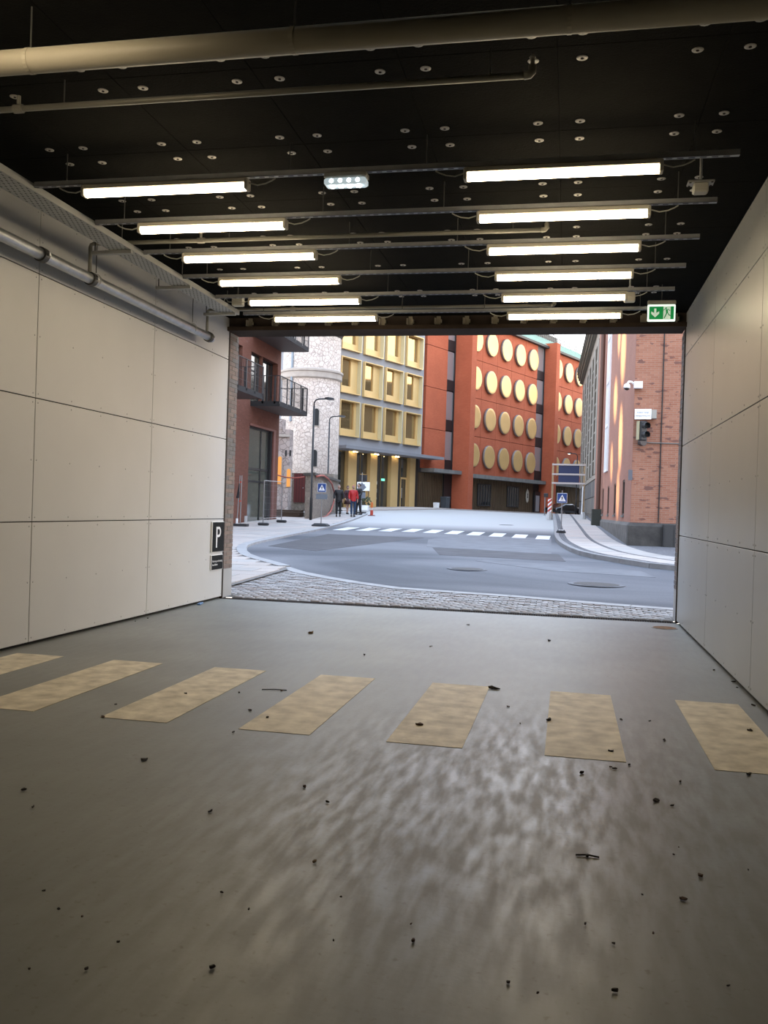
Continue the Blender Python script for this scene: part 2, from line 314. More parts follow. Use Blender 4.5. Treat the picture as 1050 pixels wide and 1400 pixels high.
for sgn, x in ((1, XL), (-1, XR)):
    z = .46; r = 0
    bmats = [mat('jamb_brick_%s' % c, col, .85, var=.12, vscale=8) for c, col in (('brown', (.17, .13, .115)), ('grey', (.145, .135, .13)), ('umber', (.20, .15, .125)))]
    jb = MB().box((min(x, x-sgn*.09), YD+.04, 0), (max(x, x-sgn*.09), YD+.41, .455)).build('jamb_plinth', CONC, fw)
    mo = MB().box((min(x-sgn*.008, x-sgn*.09), YD+.04, .455), (max(x-sgn*.008, x-sgn*.09), YD+.41, HD)).build('mortar_bed', mat('grey_mortar', (.22, .21, .195), .95), fw)
    while z < HD-.05:
        cuts = [YD+.04, YD+.152, YD+.41] if r % 2 else [YD+.04, YD+.292, YD+.41]
        for a, b_ in zip(cuts, cuts[1:]):
            q = random.uniform(-.002, .003)
            MB().box((min(x+sgn*q, x-sgn*.08), a+.005, z), (max(x+sgn*q, x-sgn*.08), b_-.005, z+.055)).build('brick', random.choice(bmats), fw)
        z += .0667; r += 1
ag = MB().box((XR-.012, YD-.03, 0), (XR+.03, YD+.03, HD)).build('trim_2', STEELDARK); tag(ag, 'dark steel edge strip at the right end of the opening', kind='structure')
ag = MB().box((XL-.03, YD-.012, 0), (XL+.006, YD+.035, HD)).build('trim_3', STEELDARK); tag(ag, 'dark edge strip where the left wall meets the jamb', kind='structure')
# drainage channel at the threshold
dr = thing('drainage_channel', 'narrow grated drainage channel across the gateway threshold', 'drain', (0, YD+.02, 0))
MB().box((XL, -.08, -.08), (XR, .08, -.03)).build('trough', DARK, dr)
MB().box((XL, -.085, -.05), (XR, -.065, .004)).box((XL, .065, -.05), (XR, .085, .004)).build('edge_rail', STEELDARK, dr)
sl = MB(); x = XL+.02
while x < XR-.02: sl.box((x, -.066, -.025), (x+.014, .066, .001)); x += .034
tag(sl.build('grating_bars', STEELDARK, dr), kind='stuff')
cv = thing('floor_gully', 'round rusty brown gully cover in the floor by the right jamb', 'gully cover', (1.33, 12.50, 0))
MB().lathe([(.17, .0005), (.17, .005), (.155, .006)], n=24).build('rim', mat('worn_steel_rim', (.25, .22, .19), .6, .3), cv)
MB().lathe([(.15, .0005), (.15, .009)], n=24).build('cover', mat('rusty_brown_cover', (.22, .13, .075), .9, spec=.1, var=.3, vscale=12), cv)
# ---------------------------------------------------------------- lamps on rails
EM = mat('lamp_diffuser', (1, .86, .66), .4, emit=LAMP_STRENGTH, ecol=(1, .81, .54))
HOUS = mat('lamp_housing', (.48, .45, .38), .5)
ZR = 4.11
def build_lamp():
    t = thing('tube_lamp', '', 'lamp')
    MB().cbox((0, 0, .033), (1.44, .085, .045), bev=.008).build('housing', HOUS, t)
    prof = [(-.036, .014), (-.04, -.005), (-.032, -.03), (-.012, -.042), (.012, -.042), (.032, -.03), (.04, -.005), (.036, .014)]
    MB().loft([[(x, y, z) for y, z in prof] for x in (-.70, .70)]).build('diffuser', EM, t)
    for s in (-1, 1):
        MB().cbox((s*.715, 0, .005), (.03, .09, .09), bev=.006).build('end_cap', HOUS, t)
        MB().tube([(s*.73, 0, .02), (s*.80, 0, -.0), (s*.87, 0, .01), (s*.92, 0, .03), (s*.95, 0, .048)], .006, 5).build('cable', GREYBOX, t)
    return t
lamp0 = build_lamp(); first = True
ords = ['first', 'second', 'third', 'fourth', 'fifth', 'sixth']
ROWS = [6.79+.99*k for k in range(6)]
rail_proto = None
for k, y in enumerate(ROWS):
    for side, x in (('left', -3.315), ('right', -.125)):
        t = lamp0 if first else copy_tree(lamp0); first = False
        t.location = (x, y, 4.05)
        w = {0: 'nearest of the', 5: 'farthest of the'}.get(k, ords[k]+' nearest of the')
        tag(t, 'glowing warm white tube lamp, %s six in the %s column' % (w, side), 'lamp', 'tube lamps under the ceiling')
    r = thing('mounting_rail', 'slotted steel rail carrying the %s row of tube lamps' % (ords[k] if k else 'nearest'), 'rail', (0, y, ZR), 0, 'slotted lamp rails')
    MB().box((-4.49, -.022, .0), (1.13, .022, .004)).box((-4.49, -.022, .0), (1.13, -.018, .04)).box((-4.49, .018, .0), (1.13, .022, .04)).build('channel', ZINC, r)
    sm = MB(); xx = -4.5
    while xx < 1.1: sm.box((xx, -.007, -.001), (xx+.045, .007, .002)); xx += .08
    tag(sm.build('slots', DARK, r), kind='stuff')
    for xx in (-4.2, -2.25, -1.15, .82): MB().cyl((xx, 0, .01), (xx, 0, HC-ZR), .005, 6).build('hanger_rod', RODM, r)
t = copy_tree(lamp0); t.location = (-3.315, 4.05, 4.16); tag(t, 'tube lamp partly cut off at the top left corner of the view', 'lamp', 'tube lamps under the ceiling')
r = thing('mounting_rail', 'short steel rail holding the cut off tube lamp at top left', 'rail', (0, 4.05, 4.22), 0, 'slotted lamp rails')
MB().box((-4.49, -.022, .0), (-2.3, .022, .03)).build('channel', ZINC, r)
for xx in (-4.2, -2.45): MB().cyl((xx, 0, .02), (xx, 0, HC-4.22), .005, 6).build('hanger_rod', RODM, r)
# emergency LED light in row one
t = thing('emergency_light', 'small clear emergency light with four cold white LEDs on nearest rail', 'emergency light', (-1.78, 6.79, 4.03))
MB().cbox((0, 0, .055), (.34, .12, .05), bev=.01).build('body', GREYBOX, t)
MB().cbox((0, -.004, .005), (.335, .115, .055), bev=.012).build('lens', mat('frosted_lens', (.55, .60, .62), .25, emit=.35, ecol=(.8, .95, 1)), t)
for k in range(4): MB().lathe([(.022, -.030), (.018, -.036), (.006, -.039)], (-.105+k*.07, -.02, .0), 10).build('led', mat('cold_led', (1, 1, 1), .3, emit=14, ecol=(.85, .97, 1)), t)
for k in range(4): MB().lathe([(.020, .056), (.016, .062), (.006, .066)], (-.105+k*.07, -.0, .005), 10, (0, -1, 0)).build('led', MATS['cold_led'], t)
# exit sign
t = thing('exit_sign', 'lit green and white exit sign with arrow and running figure', 'exit sign', (1.065, 11.55, 3.92))
MB().cbox((0, 0, .235), (.34, .07, .05), bev=.008).build('housing', GREYBOX, t)
MB().cyl((0, 0, .25), (0, 0, HC-3.92), .006, 6).build('hanger_rod', RODM, t)
EG = mat('exit_green', (.0, .22, .06), .4, emit=.35, ecol=(.01, .32, .07)); EW = mat('exit_white', (.8, .85, .8), .4, emit=.75, ecol=(.85, 1, .9))
MB().cbox((0, 0, .105), (.335, .025, .21), bev=.008).build('light_panel', EW, t)
MB().box((-.147, -.0145, .025), (.147, -.0125, .185)).build('green_face', EG, t)
EW2 = mat('exit_pale', (.6, .68, .58), .4, emit=.35, ecol=(.75, .9, .75))
MB().prism([(-.013, .055), (-.013, .0), (-.048, .02), (-.048, -.01), (0, -.055), (.048, -.01), (.048, .02), (.013, .0), (.013, .055)], (-.075, -.0145, .105), (1, 0, 0), (0, 0, 1), .0015).build('arrow', EW2, t)
MB().box((.022, -.016, .028), (.108, -.0143, .183)).build('door_pictogram', EW2, t)
rm_ = MB(); O = (.062, -.0165, .105); A, Bz = (1, 0, 0), (0, 0, 1)
rm_.prism([(.010*math.cos(a*.7)-.008, .010*math.sin(a*.7)+.058) for a in range(9)], O, A, Bz, .001)
for poly in ([(-.014, .046), (.012, .042), (.016, .0), (-.006, -.006)], [(-.014, .046), (-.045, .025), (-.048, .03), (-.018, .052)], [(-.045, .025), (-.06, .03), (-.06, .036), (-.046, .032)],
             [(.012, .042), (.036, .022), (.04, .03), (.014, .05)], [(.006, .004), (.016, .0), (.036, -.028), (.026, -.034)], [(.026, -.034), (.034, -.026), (.058, -.034), (.056, -.042)],
             [(-.006, -.002), (.008, .0), (-.006, -.034), (-.018, -.03)], [(-.018, -.03), (-.006, -.034), (-.024, -.07), (-.034, -.066)]): rm_.prism(poly, O, A, Bz, .001)
rm_.build('running_figure', EG, t, fixn=True)
# ceiling boxes
def cbox_thing(name, label, c, d, rods):
    t = thing(name, label, 'box', c)
    MB().cbox((0, 0, d[2]/2), d, bev=.01).build('body', GREYBOX, t)
    MB().cbox((0, 0, d[2]+.008), (d[0]*1.75, d[1]*1.2, .016), bev=.004).build('mounting_plate', mat('plate_steel', (.33, .33, .31), .5, .5), t)
    for s in (-1, 1):
        for q in (-1, 1): MB().lathe([(.010, d[2]-.004), (.010, d[2]+.004)], (s*d[0]*.72, q*d[1]*.42, 0), 8).build('bolt_head', STEELDARK, t)
    MB().cyl((0, 0, d[2]), (0, 0, HC-c[2]), .012, 6).build('stem', ZINC, t)
cbox_thing('junction_box', 'grey sensor box on a slotted plate under the ceiling at right', (.955, 7.46, 4.08), (.115, .10, .075), 2)
cbox_thing('junction_box', 'small grey box beside the last lamps near the exit sign', (.66, 11.25, 4.10), (.13, .11, .11), 2)
t = thing('cable_box', 'small grey cable box at the street end of the tray', 'box', (-4.385, 11.25, 4.13))
MB().cbox((0, 0, .05), (.15, .10, .12), bev=.01).build('body', GREYBOX, t)
MB().tube([(-.05, 0, .04), (-.14, 0, .05), (-.18, -.02, .1), (-.2, -.02, .02)], .008, 6).build('cable', GREYBOX, t)
MB().cyl((0, 0, .1), (0, 0, HC-4.13), .006, 6).build('hanger_rod', RODM, t)
# ---------------------------------------------------------------- pipes
t = thing('large_pipe', 'thick beige painted pipe crossing the ceiling nearest the camera', 'pipe', (0, 4.72, 4.06))
MB().cyl((XL-.05, 0, 0), (XR+.05, 0, 0), .07, 20).build('pipe_run', PAINTPIPE, t, True)
for x in (-3.18, -1.56, -.07):
    MB().cyl((x, 0, .06), (x, 0, HC-4.06), .005, 6).build('hanger_rod', RODM, t)
    MB().lathe([(.0715, -.012), (.073, -.012), (.073, .012), (.0715, .012)], (x, 0, 0), 20, (1, 0, 0)).build('pipe_clip', PAINTPIPE, t)
def sprinkler(y, x0, x1, label, hang, coup, riser=None):
    t = thing('sprinkler_pipe', label, 'pipe', (0, y, 4.2), 0, 'sprinkler branch pipes')
    path = [(x0, 0, 0), (x1, 0, 0)]
    if riser: path = [(x0, 0, 3.9-4.2), (x0, 0, -.035), (x0+.01, 0, -.01), (x0+.035, 0, 0), (x1, 0, 0)]
    MB().tube(path, .021, 10).build('pipe_run', SPRINK, t, True)
    MB().tube([(x1-.02, 0, 0), (x1+.015, 0, .004), (x1+.03, 0, .02), (x1+.03, 0, .06)], .025, 10).build('elbow', SPRINK, t, True)
    MB().lathe([(.014, .05), (.014, .10), (.022, .11), (.006, .13)], (x1+.03, 0, 0), 10).build('sprinkler_head', SPRINK, t)
    for x in hang: MB().cyl((x, 0, .015), (x, 0, HC-4.2), .005, 6).build('hanger_rod', RODM, t)
    for x in coup:
        MB().lathe([(.03, -.035), (.03, .035)], (x, 0, 0), 10, (1, 0, 0)).build('coupling', SPRINK, t)
        MB().cyl((x, 0, 0), (x, 0, .09), .014, 8).build('sprinkler_head', SPRINK, t)
sprinkler(5.58, -4.9, -.33, 'thin grey sprinkler pipe nearest the camera, ending in an elbow', (-3.49, -.56), (-3.84,))
sprinkler(8.65, -5.05, -.31, 'middle grey sprinkler pipe branching off the wall pipe', (-3.49, -.6), (-3.80,), True)
sprinkler(11.80, -5.05, -.28, 'farthest grey sprinkler pipe, close to the gateway header', (-3.49, -.6), (-3.80,), True)
t = thing('wall_pipe', 'galvanised main pipe with clamps running along the left wall', 'pipe', (-5.05, 0, 3.835))
MB().cyl((0, YB+.1, 0), (0, 11.92, 0), .057, 18).build('pipe_run', GALV, t, True)
for y in (4.6, 7.77, 8.68, 11.86):
    MB().lathe([(.058, -.04), (.072, -.035), (.072, .035), (.058, .04)], (0, y, 0), 18, (0, 1, 0)).build('coupling', mat('dark_coupling', (.06, .06, .058), .55, .4), t)
    for s in (-1, 1): MB().cbox((s*.075, y, 0), (.035, .03, .03)).build('coupling_bolt', ZINC, t)
MB().lathe([(.05, 11.91), (.062, 11.915), (.062, 11.965), (.03, 11.975)], (0, 0, 0), 18, (0, 1, 0)).build('end_cap', GALV, t)
for y in (6.0, 8.78, 11.3):
    MB().cyl((0, y, .09), (0, y, HC-3.835), .005, 6).build('hanger_rod', RODM, t)
    MB().tube([(0.064*math.cos(a), y, .064*math.sin(a)+.012) for a in [i*math.pi/6+.01 for i in range(13)]], .005, 5).build('hanger_loop', ZINC, t)
# ---------------------------------------------------------------- cable tray
t = thing('cable_tray', 'long perforated grey cable tray hung along the left side', 'cable tray', (-4.62, 0, 4.08))
MB().box((-.12, 5.1, 0), (.12, 11.6, .004)).box((-.122, 5.1, 0), (-.119, 11.6, .06)).box((.119, 5.1, 0), (.122, 11.6, .06)).build('tray_body', TRAYM, t)
hm = MB(); y = 5.2
while y < 11.5:
    for k in range(5):
        x = -.09+k*.045+(.011 if int(y/.06) % 2 else -.011); hm.box((x-.004, y, -.0012), (x+.004, y+.03, .001))
    y += .06
tag(hm.build('perforations', DARK, t), kind='stuff')
cb = MB()
for i, r_ in enumerate((.014, .018, .012, .016, .011)): cb.cyl((-.08+i*.04, 5.15, .004+r_), (-.08+i*.04, 11.5, .004+r_), r_, 6)
tag(cb.build('cables', BLACK, t), kind='stuff')
for y in (6.0, 8.52, 10.0, 11.45):
    MB().box((-.33, y-.025, -.035), (.12, y+.025, -.001)).build('cross_bracket', TRAYM, t)
    for x in (-.3, .0): MB().cyl((x, y, -.02), (x, y, HC-4.08), .006, 6).build('hanger_rod', RODM, t)
# ---------------------------------------------------------------- parking signs on the left wall
SB = mat('sign_black', (.012, .014, .016), .8, spec=.12); SW = mat('sign_white', (.75, .76, .78), .45)
t = thing('parking_sign', 'black sign with a large white letter P on left wall', 'sign', (XL+.0, 12.90, .97))
MB().cbox((.012, 0, 0), (.024, .47, .462), bev=.002).build('backing', WHITE, t)
MB().box((.024, -.22, -.225), (.027, .225, .225)).build('black_face', SB, t)
P = MB(); zb, zt = -.165, .155
P.box((.027, -.085, zb), (.029, -.04, zt))
arc = [(.015+.085*math.cos(a), .075+.08*math.sin(a)) for a in [math.pi/2-i*math.pi/10 for i in range(11)]]; ari = [(.015+.042*math.cos(a), .075+.043*math.sin(a)) for a in [math.pi/2-i*math.pi/10 for i in range(11)]]
oa = [(-.04, .155)]+arc+[(-.04, -.005)]; ia = [(-.04, .118)]+ari+[(-.04, .032)]
for i in range(len(oa)-1):
    q = [oa[i], oa[i+1], ia[i+1], ia[i]]
    P.loft([[(.027, a, b) for a, b in q], [(.029, a, b) for a, b in q]])
P.build('letter_p', SW, t, fixn=True)
t = thing('notice_plate', 'small black plate with two lines of white text below the letter P', 'sign', (XL, 12.905, .58))
MB().cbox((.010, 0, 0), (.020, .47, .225), bev=.002).build('backing', WHITE, t)
MB().box((.020, -.22, -.108), (.023, .222, .108)).build('black_face', SB, t)
obj('lettering', text_mesh('Parkering mod betaling', .042, (.0235, -.20, .018), (0, 1, 0), (0, 0, 1), .0008, 'LEFT'), SW, t)
obj('lettering', text_mesh('Læs skiltene', .042, (.0235, -.20, -.034), (0, 1, 0), (0, 0, 1), .0008, 'LEFT'), SW, t)
ALB = .63
# ================================================================ street ground
def lerp_tab(tab, v):
    for (a, b), (c, d) in zip(tab, tab[1:]):
        if v <= c: return b+(d-b)*(v-a)/(c-a)
    return tab[-1][1]
# kerb line of the left pavement: (Y, X)
KL = [(14.0, 6.0), (14.62, 1.72), (15.25, -.84), (15.38, -1.63), (15.6, -2.92), (16.18, -3.77), (17.3, -5.05), (18.54, -5.96), (20.46, -7.41), (22.53, -8.33), (24.43, -8.82), (28.17, -9.08), (35.12, -9.47), (44, -10.5), (52.7, -11.8)]
xs = [-60, -45, -35, -28]+[-24+i for i in range(0, 41)]+[20, 30, 45, 60]
ys = [YD+.42+.01]+[14+.75*i for i in range(0, 70)]+[68+4*i for i in range(0, 28)]
rd = MB(); rd.v = [(x, y, G(x, y)) for y in ys for x in xs]; nx = len(xs)
rd.f = [(j*nx+i, j*nx+i+1, (j+1)*nx+i+1, (j+1)*nx+i) for j in range(len(ys)-1) for i in range(nx-1)]
road = rd.build('road', ASPH); tag(road, kind='structure')
th_ = MB().box((XL-.1, YD-.06, -.25), (XR+.1, YD+.45, -.06)).build('threshold_slab', CONC); tag(th_, kind='structure')
def drape(mb, x0, x1, y0, y1, dz, th=.012):
    mb.add([(x0, y0, G(x0, y0)+dz), (x1, y0, G(x1, y0)+dz), (x1, y1, G(x1, y1)+dz), (x0, y1, G(x0, y1)+dz), (x0, y0, G(x0, y0)+dz+th), (x1, y0, G(x1, y0)+dz+th), (x1, y1, G(x1, y1)+dz+th), (x0, y1, G(x0, y1)+dz+th)],
           [(3,2,1,0),(4,5,6,7),(0,1,5,4),(1,2,6,5),(2,3,7,6),(3,0,4,7)]); return mb
WLINE = mat('white_road_paint', (.9, .9, .9), .6, var=.12, vscale=4)
for k in range(10):
    xc = -8.72+.874*k; yc = lerp_tab([(-9, 35.0), (-6, 35.7), (-4, 35.2), (0, 33.7)], xc)
    drape(MB(), xc-.25, xc+.25, yc-1.3, yc+1.2, .002, .006).build('crossing_stripe', WLINE, road)
PATCH = mat('old_asphalt_patch', (.235, .235, .25), .75, spec=.22, var=.15, vscale=2); PATCHD = mat('dark_asphalt_patch', (.125, .118, .125), .75, spec=.22, var=.15, vscale=2)
for i, (poly, m_) in enumerate([([(-4.1, 26.5), (-.4, 25.6), (-.55, 33.5), (-4.0, 33.8), (-4.6, 30)], PATCH), ([(-3.3, 23.6), (.0, 23.2), (-.2, 25.6), (-3.9, 26.3)], PATCHD), ([(-8.3, 24.2), (-6.6, 23.2), (-4.9, 31), (-8.4, 31)], PATCHD),
        ([(-.3, 20.4), (1.9, 19.9), (1.7, 21.4), (-2.0, 22.6), (-2.2, 22.2)], PATCH)]):
    MB().loft([[(x, y, G(x, y)+.001) for x, y in poly], [(x, y, G(x, y)+.005) for x, y in poly]]).build('asphalt_patch', m_, road, fixn=True)
for (x, y, l_) in ((-7.0, 17.7, .0), (.6, 17.9, .55), (-2.15, 19.9, .45), (-2.9, 44, .35)):
    if not l_: continue
    t = thing('manhole_cover', {.55: 'large round manhole cover in the road nearest the gateway', .45: 'small round manhole cover in the middle of the road', .35: 'faint round cover in the pale road beyond the crossing'}[l_], 'manhole cover', (x, y, G(x, y)))
    MB().lathe([(l_, 0), (l_, .008), (l_*.9, .009)], n=28).build('rim', PATCH, t)
    MB().lathe([(l_*.8, .004), (l_*.8, .013), (l_*.74, .014)], n=28).build('cover', mat('cast_iron_cover', (.10, .09, .085), .7, .3, bump=.6, bscale=40), t)
# left pavement surface
def kx(y): return lerp_tab(KL, y)
yy = [13.62]+[14+.4*i for i in range(98)]
SWALK = mat('pale_paving', (.62, .54, .49), .85, var=.10, vscale=.9, bump=.15, bscale=25); JOINT = mat('paving_joint_sand', (.27, .25, .235), .95, var=.15, vscale=6)
sv = MB(); cols = 12
for y in yy:
    xr = min(kx(y)-.2, -5.6) if y < 17.9 else kx(y)-.2
    for i in range(cols+1):
        x = -26+(xr+26)*i/cols; sv.v.append((x, y, G(x, y)+.045))
sv.f = [(j*(cols+1)+i, j*(cols+1)+i+1, (j+1)*(cols+1)+i+1, (j+1)*(cols+1)+i) for j in range(len(yy)-1) for i in range(cols)]
side_l = sv.build('sidewalk_left', JOINT); tag(side_l, 'pale paved pavement beside the brick apartment block', kind='structure')
slabs = []
y = 13.7; row = 0
while y < 52:
    d = .62 if y < 30 else 1.25
    x = -14.6+(.5 if row % 2 else 0)
    while x < 6:
        x1 = x+1.0
        lim = min(kx(y+d)-.18, -5.7) if y < 17.9 else kx(y+d)-.18
        if x < lim-.15:
            X1 = min(x1, lim); p = px((X1, y+d, G(X1, y)))
            if p[0] > 285: slabs.append((y, x, X1, d))
        x = x1
    y += d; row += 1
slabs.sort(); rest = MB(); SL3 = [SWALK, mat('pale_paving_warm', (.65, .56, .50), .85, var=.1, vscale=.9), mat('pale_paving_cool', (.58, .53, .49), .85, var=.1, vscale=.9)]
for i, (y, x, x1, d) in enumerate(slabs):
    a = (x+.008, x1-.008, y+.008, y+d-.008, .035, .022+random.uniform(0, .003))
    if i < 290: drape(MB(), *a).build('paving_slab', random.choice(SL3), side_l)
    else: drape(rest, *a)
if rest.v: tag(rest.build('far_paving_slabs', SWALK, side_l), kind='stuff')
# kerb stones along a polyline, width to the left of travel
GRAN = mat('pale_granite', (.50, .485, .48), .75, var=.12, vscale=4, bump=.2, bscale=40); GRAN2 = mat('grey_granite', (.36, .345, .34), .8, var=.14, vscale=4, bump=.2, bscale=40)
def resample(pts, step):
    P = [Vector((a, b, 0)) for a, b in pts]; out_ = [P[0]]; acc = 0
    for a, b in zip(P, P[1:]):
        Ls = (b-a).length; t = step-acc
        while t < Ls: out_.append(a+(b-a)*(t/Ls)); t += step
        acc = (acc+Ls) % step
    return out_
def smooth_line(pts, n=6):
    P = [Vector((a, b, 0)) for a, b in pts]; out_ = []
    for i in range(len(P)-1):
        p0, p1, p2, p3 = P[max(i-1, 0)], P[i], P[i+1], P[min(i+2, len(P)-1)]
        for k in range(n):
            t = k/n; q = .5*((2*p1)+(p2-p0)*t+(2*p0-5*p1+4*p2-p3)*t*t+(3*p1-p0-3*p2+p3)*t**3); out_.append((q.x, q.y))
    return out_+[(P[-1].x, P[-1].y)]
def ribbon_piece(a, b, na, nb, w0, w1, z0, z1, gap=.006):
    d = (b-a).normalized()*gap; a = a+d; b = b-d; q = [a+na*w0, b+nb*w0, b+nb*w1, a+na*w1]
    return MB().add([(p.x, p.y, G(p.x, p.y)+z0) for p in q]+[(p.x, p.y, G(p.x, p.y)+z1) for p in q], [(3,2,1,0),(4,5,6,7),(0,1,5,4),(1,2,6,5),(2,3,7,6),(3,0,4,7)])
def normals(P):
    out_ = []
    for i in range(len(P)):
        t = (P[min(i+1, len(P)-1)]-P[max(i-1, 0)]).normalized(); out_.append(Vector((-t.y, t.x, 0)))
    return out_
kp = resample(smooth_line([(b, a) for a, b in KL]), 1.0); kn = normals(kp)     # runs from right to far left; road lies on the right hand
kerb_l = thing('kerb_left', 'pale granite kerb curving round the left pavement corner', 'kerb'); tag(kerb_l, kind='structure'); 
for i in range(len(kp)-1):
    ribbon_piece(kp[i], kp[i+1], kn[i], kn[i+1], .0, .26, -.05, .03 if kp[i].y < 17.5 else .065).build('kerb_stone', GRAN, kerb_l)
# cobbled apron between threshold and road
apron = thing('cobbled_apron', 'strip of worn grey cobbles between threshold and road', 'cobbles', (0, 0, 0)); tag(apron, kind='structure')
bed = MB(); 
for i in range(24):
    x0 = -6.0+i*.36; x1 = x0+.36
    yk = lambda x: lerp_tab(sorted([(b, a) for a, b in KL]), x)-.22
    bed.add([(x0, YD+.11, G(x0, YD+.11)+.006), (x1, YD+.11, G(x1, YD+.11)+.006), (x1, yk(x1), G(x1, yk(x1))+.008), (x0, yk(x0), G(x0, yk(x0))+.008)], [(0, 1, 2, 3)])
bed.build('joint_sand', mat('cobble_joint', (.25, .24, .225), .95), apron)
cobs = [mat('cobble_pale', (.58, .55, .54), .8, var=.2, vscale=10), mat('cobble_grey', (.47, .455, .45), .8, var=.2, vscale=10), mat('cobble_brown', (.44, .39, .365), .8, var=.2, vscale=10)]
cmesh = []
for m_ in cobs:
    for v_ in range(3):
        w, d = .168+random.uniform(-.015, .01), .112
        me = MB().cbox((0, 0, 0), (w, d, .05), bev=.014).mesh('cobble'); me.materials.append(m_); cmesh.append(me)
far = [MB(), MB(), MB()]; cnt = 0; y = YD+.18; row = 0
while y < 20.5:
    x = -5.75+(.09 if row % 2 else 0)
    while x < 2.6:
        if y < yk(x)-.03 and -5.75 < x < (1.48 if y < YD+.5 else 2.6) and not (y < YD+.5 and x < XL+.08) and px((x, y, 0))[0] < 1000:
            if cnt < 290:
                o = obj('cobble', random.choice(cmesh), None, apron); o.location = (x, y, G(x, y)-.005+random.uniform(-.004, .006)); o.rotation_euler = (random.uniform(-.03, .03), random.uniform(-.03, .03), random.uniform(-.04, .04)); cnt += 1
            else: random.choice(far).cbox((x, y, G(x, y)-.005+random.uniform(-.005, .006)), (.168+random.uniform(-.02, .01), .112, .05), random.uniform(-.05, .05))
        x += .18
    y += .124; row += 1
for m_, fm in zip(cobs, far): tag(fm.build('far_cobbles', m_, apron), kind='stuff')
# right pavement: kerb, cobble strips, two lanes of slabs
KR = [(9.0, 20.2), (5.0, 20.7), (2.52, 21.75), (1.5, 23.05), (.42, 25.4), (-.14, 28.9), (-.4, 32.84), (-.55, 40), (-.85, 55.8), (-1.1, 66), (-1.2, 72)]
rp = resample(smooth_line(KR), 1.25); rn = [-v for v in normals(rp)]     # travel is away from camera along the left edge; pavement on the right
side_r = thing('sidewalk_right', 'pavement of concrete slabs and cobble strips beside brick building', 'pavement'); tag(side_r, kind='structure')
bs = MB(); SETT = mat('grey_setts', (.20, .195, .205), .85, var=.3, vscale=14, bump=.7, bscale=28)
for i in range(len(rp)-1):
    for w0, w1 in ((.14, 1.2), (1.2, 2.3), (2.3, 4.2)):
        q = [rp[i]+rn[i]*w0, rp[i+1]+rn[i+1]*w0, rp[i+1]+rn[i+1]*w1, rp[i]+rn[i]*w1]
        if w0 > 2 and (rp[i]-rp[i+1]).y < -1.2 and rp[i].y > 29: pass
        bs.add([(p.x, p.y, G(p.x, p.y)+.105) for p in q], [(3, 2, 1, 0)])
bs.build('sett_bed', SETT, side_r, fixn=False)
for i in range(len(rp)-1):
    ribbon_piece(rp[i], rp[i+1], rn[i], rn[i+1], 0, .16, -.08, .125).build('kerb_stone', GRAN2, side_r, fixn=True)
    for w0, w1 in ((.38, 1.12), (1.26, 1.98)):
        if rp[i].y > 68: continue
        ribbon_piece(rp[i], rp[i+1], rn[i], rn[i+1], w0, w1, .08, .122, .02).build('paving_slab', random.choice(SL3), side_r, fixn=True)
sm = MB()
for i in range(min(len(rp)-1, 30)):
    a, b_ = rp[i], rp[i+1]
    for w0 in (.17, .275, 1.135):
        for k in range(10):
            t0, t1 = k/10, (k+1)/10; na, nb = rn[i].lerp(rn[i+1], t0), rn[i].lerp(rn[i+1], t1); mb = ribbon_piece(a.lerp(b_, t0), a.lerp(b_, t1), na, nb, w0, w0+.095, .09, .118+random.uniform(0, .006), .005); sm.add(mb.v, mb.f)
tag(sm.build('sett_strips', SETT, side_r, fixn=True), kind='stuff')
# ================================================================ buildings
def wall_holes(mb, u0, u1, z0, z1, holes, ya, yb):
    us = sorted({u0, u1, *[h[0] for h in holes], *[h[1] for h in holes]}); zs = sorted({z0, z1, *[h[2] for h in holes], *[h[3] for h in holes]})
    us = [u for u in us if u0 <= u <= u1]; zs = [z for z in zs if z0 <= z <= z1]
    for a, b_ in zip(us, us[1:]):
        run = None
        for c, d in zip(zs, zs[1:]):
            hole = any(h[0] < (a+b_)/2 < h[1] and h[2] < (c+d)/2 < h[3] for h in holes)
            if not hole: run = (run[0], d) if run else (c, d)
            if (hole or d == zs[-1]) and run: mb.box((a, ya, run[0]), (b_, yb, run[1])); run = None
    return mb
GLASS = mat('dark_window_glass', (.025, .03, .03), .04, spec=.9, ior=1.9)
GLASSG = mat('greenish_glass', (.10, .115, .095), .08, spec=.9, ior=1.8)
FRAME = mat('black_window_frame', (.02, .02, .022), .5)
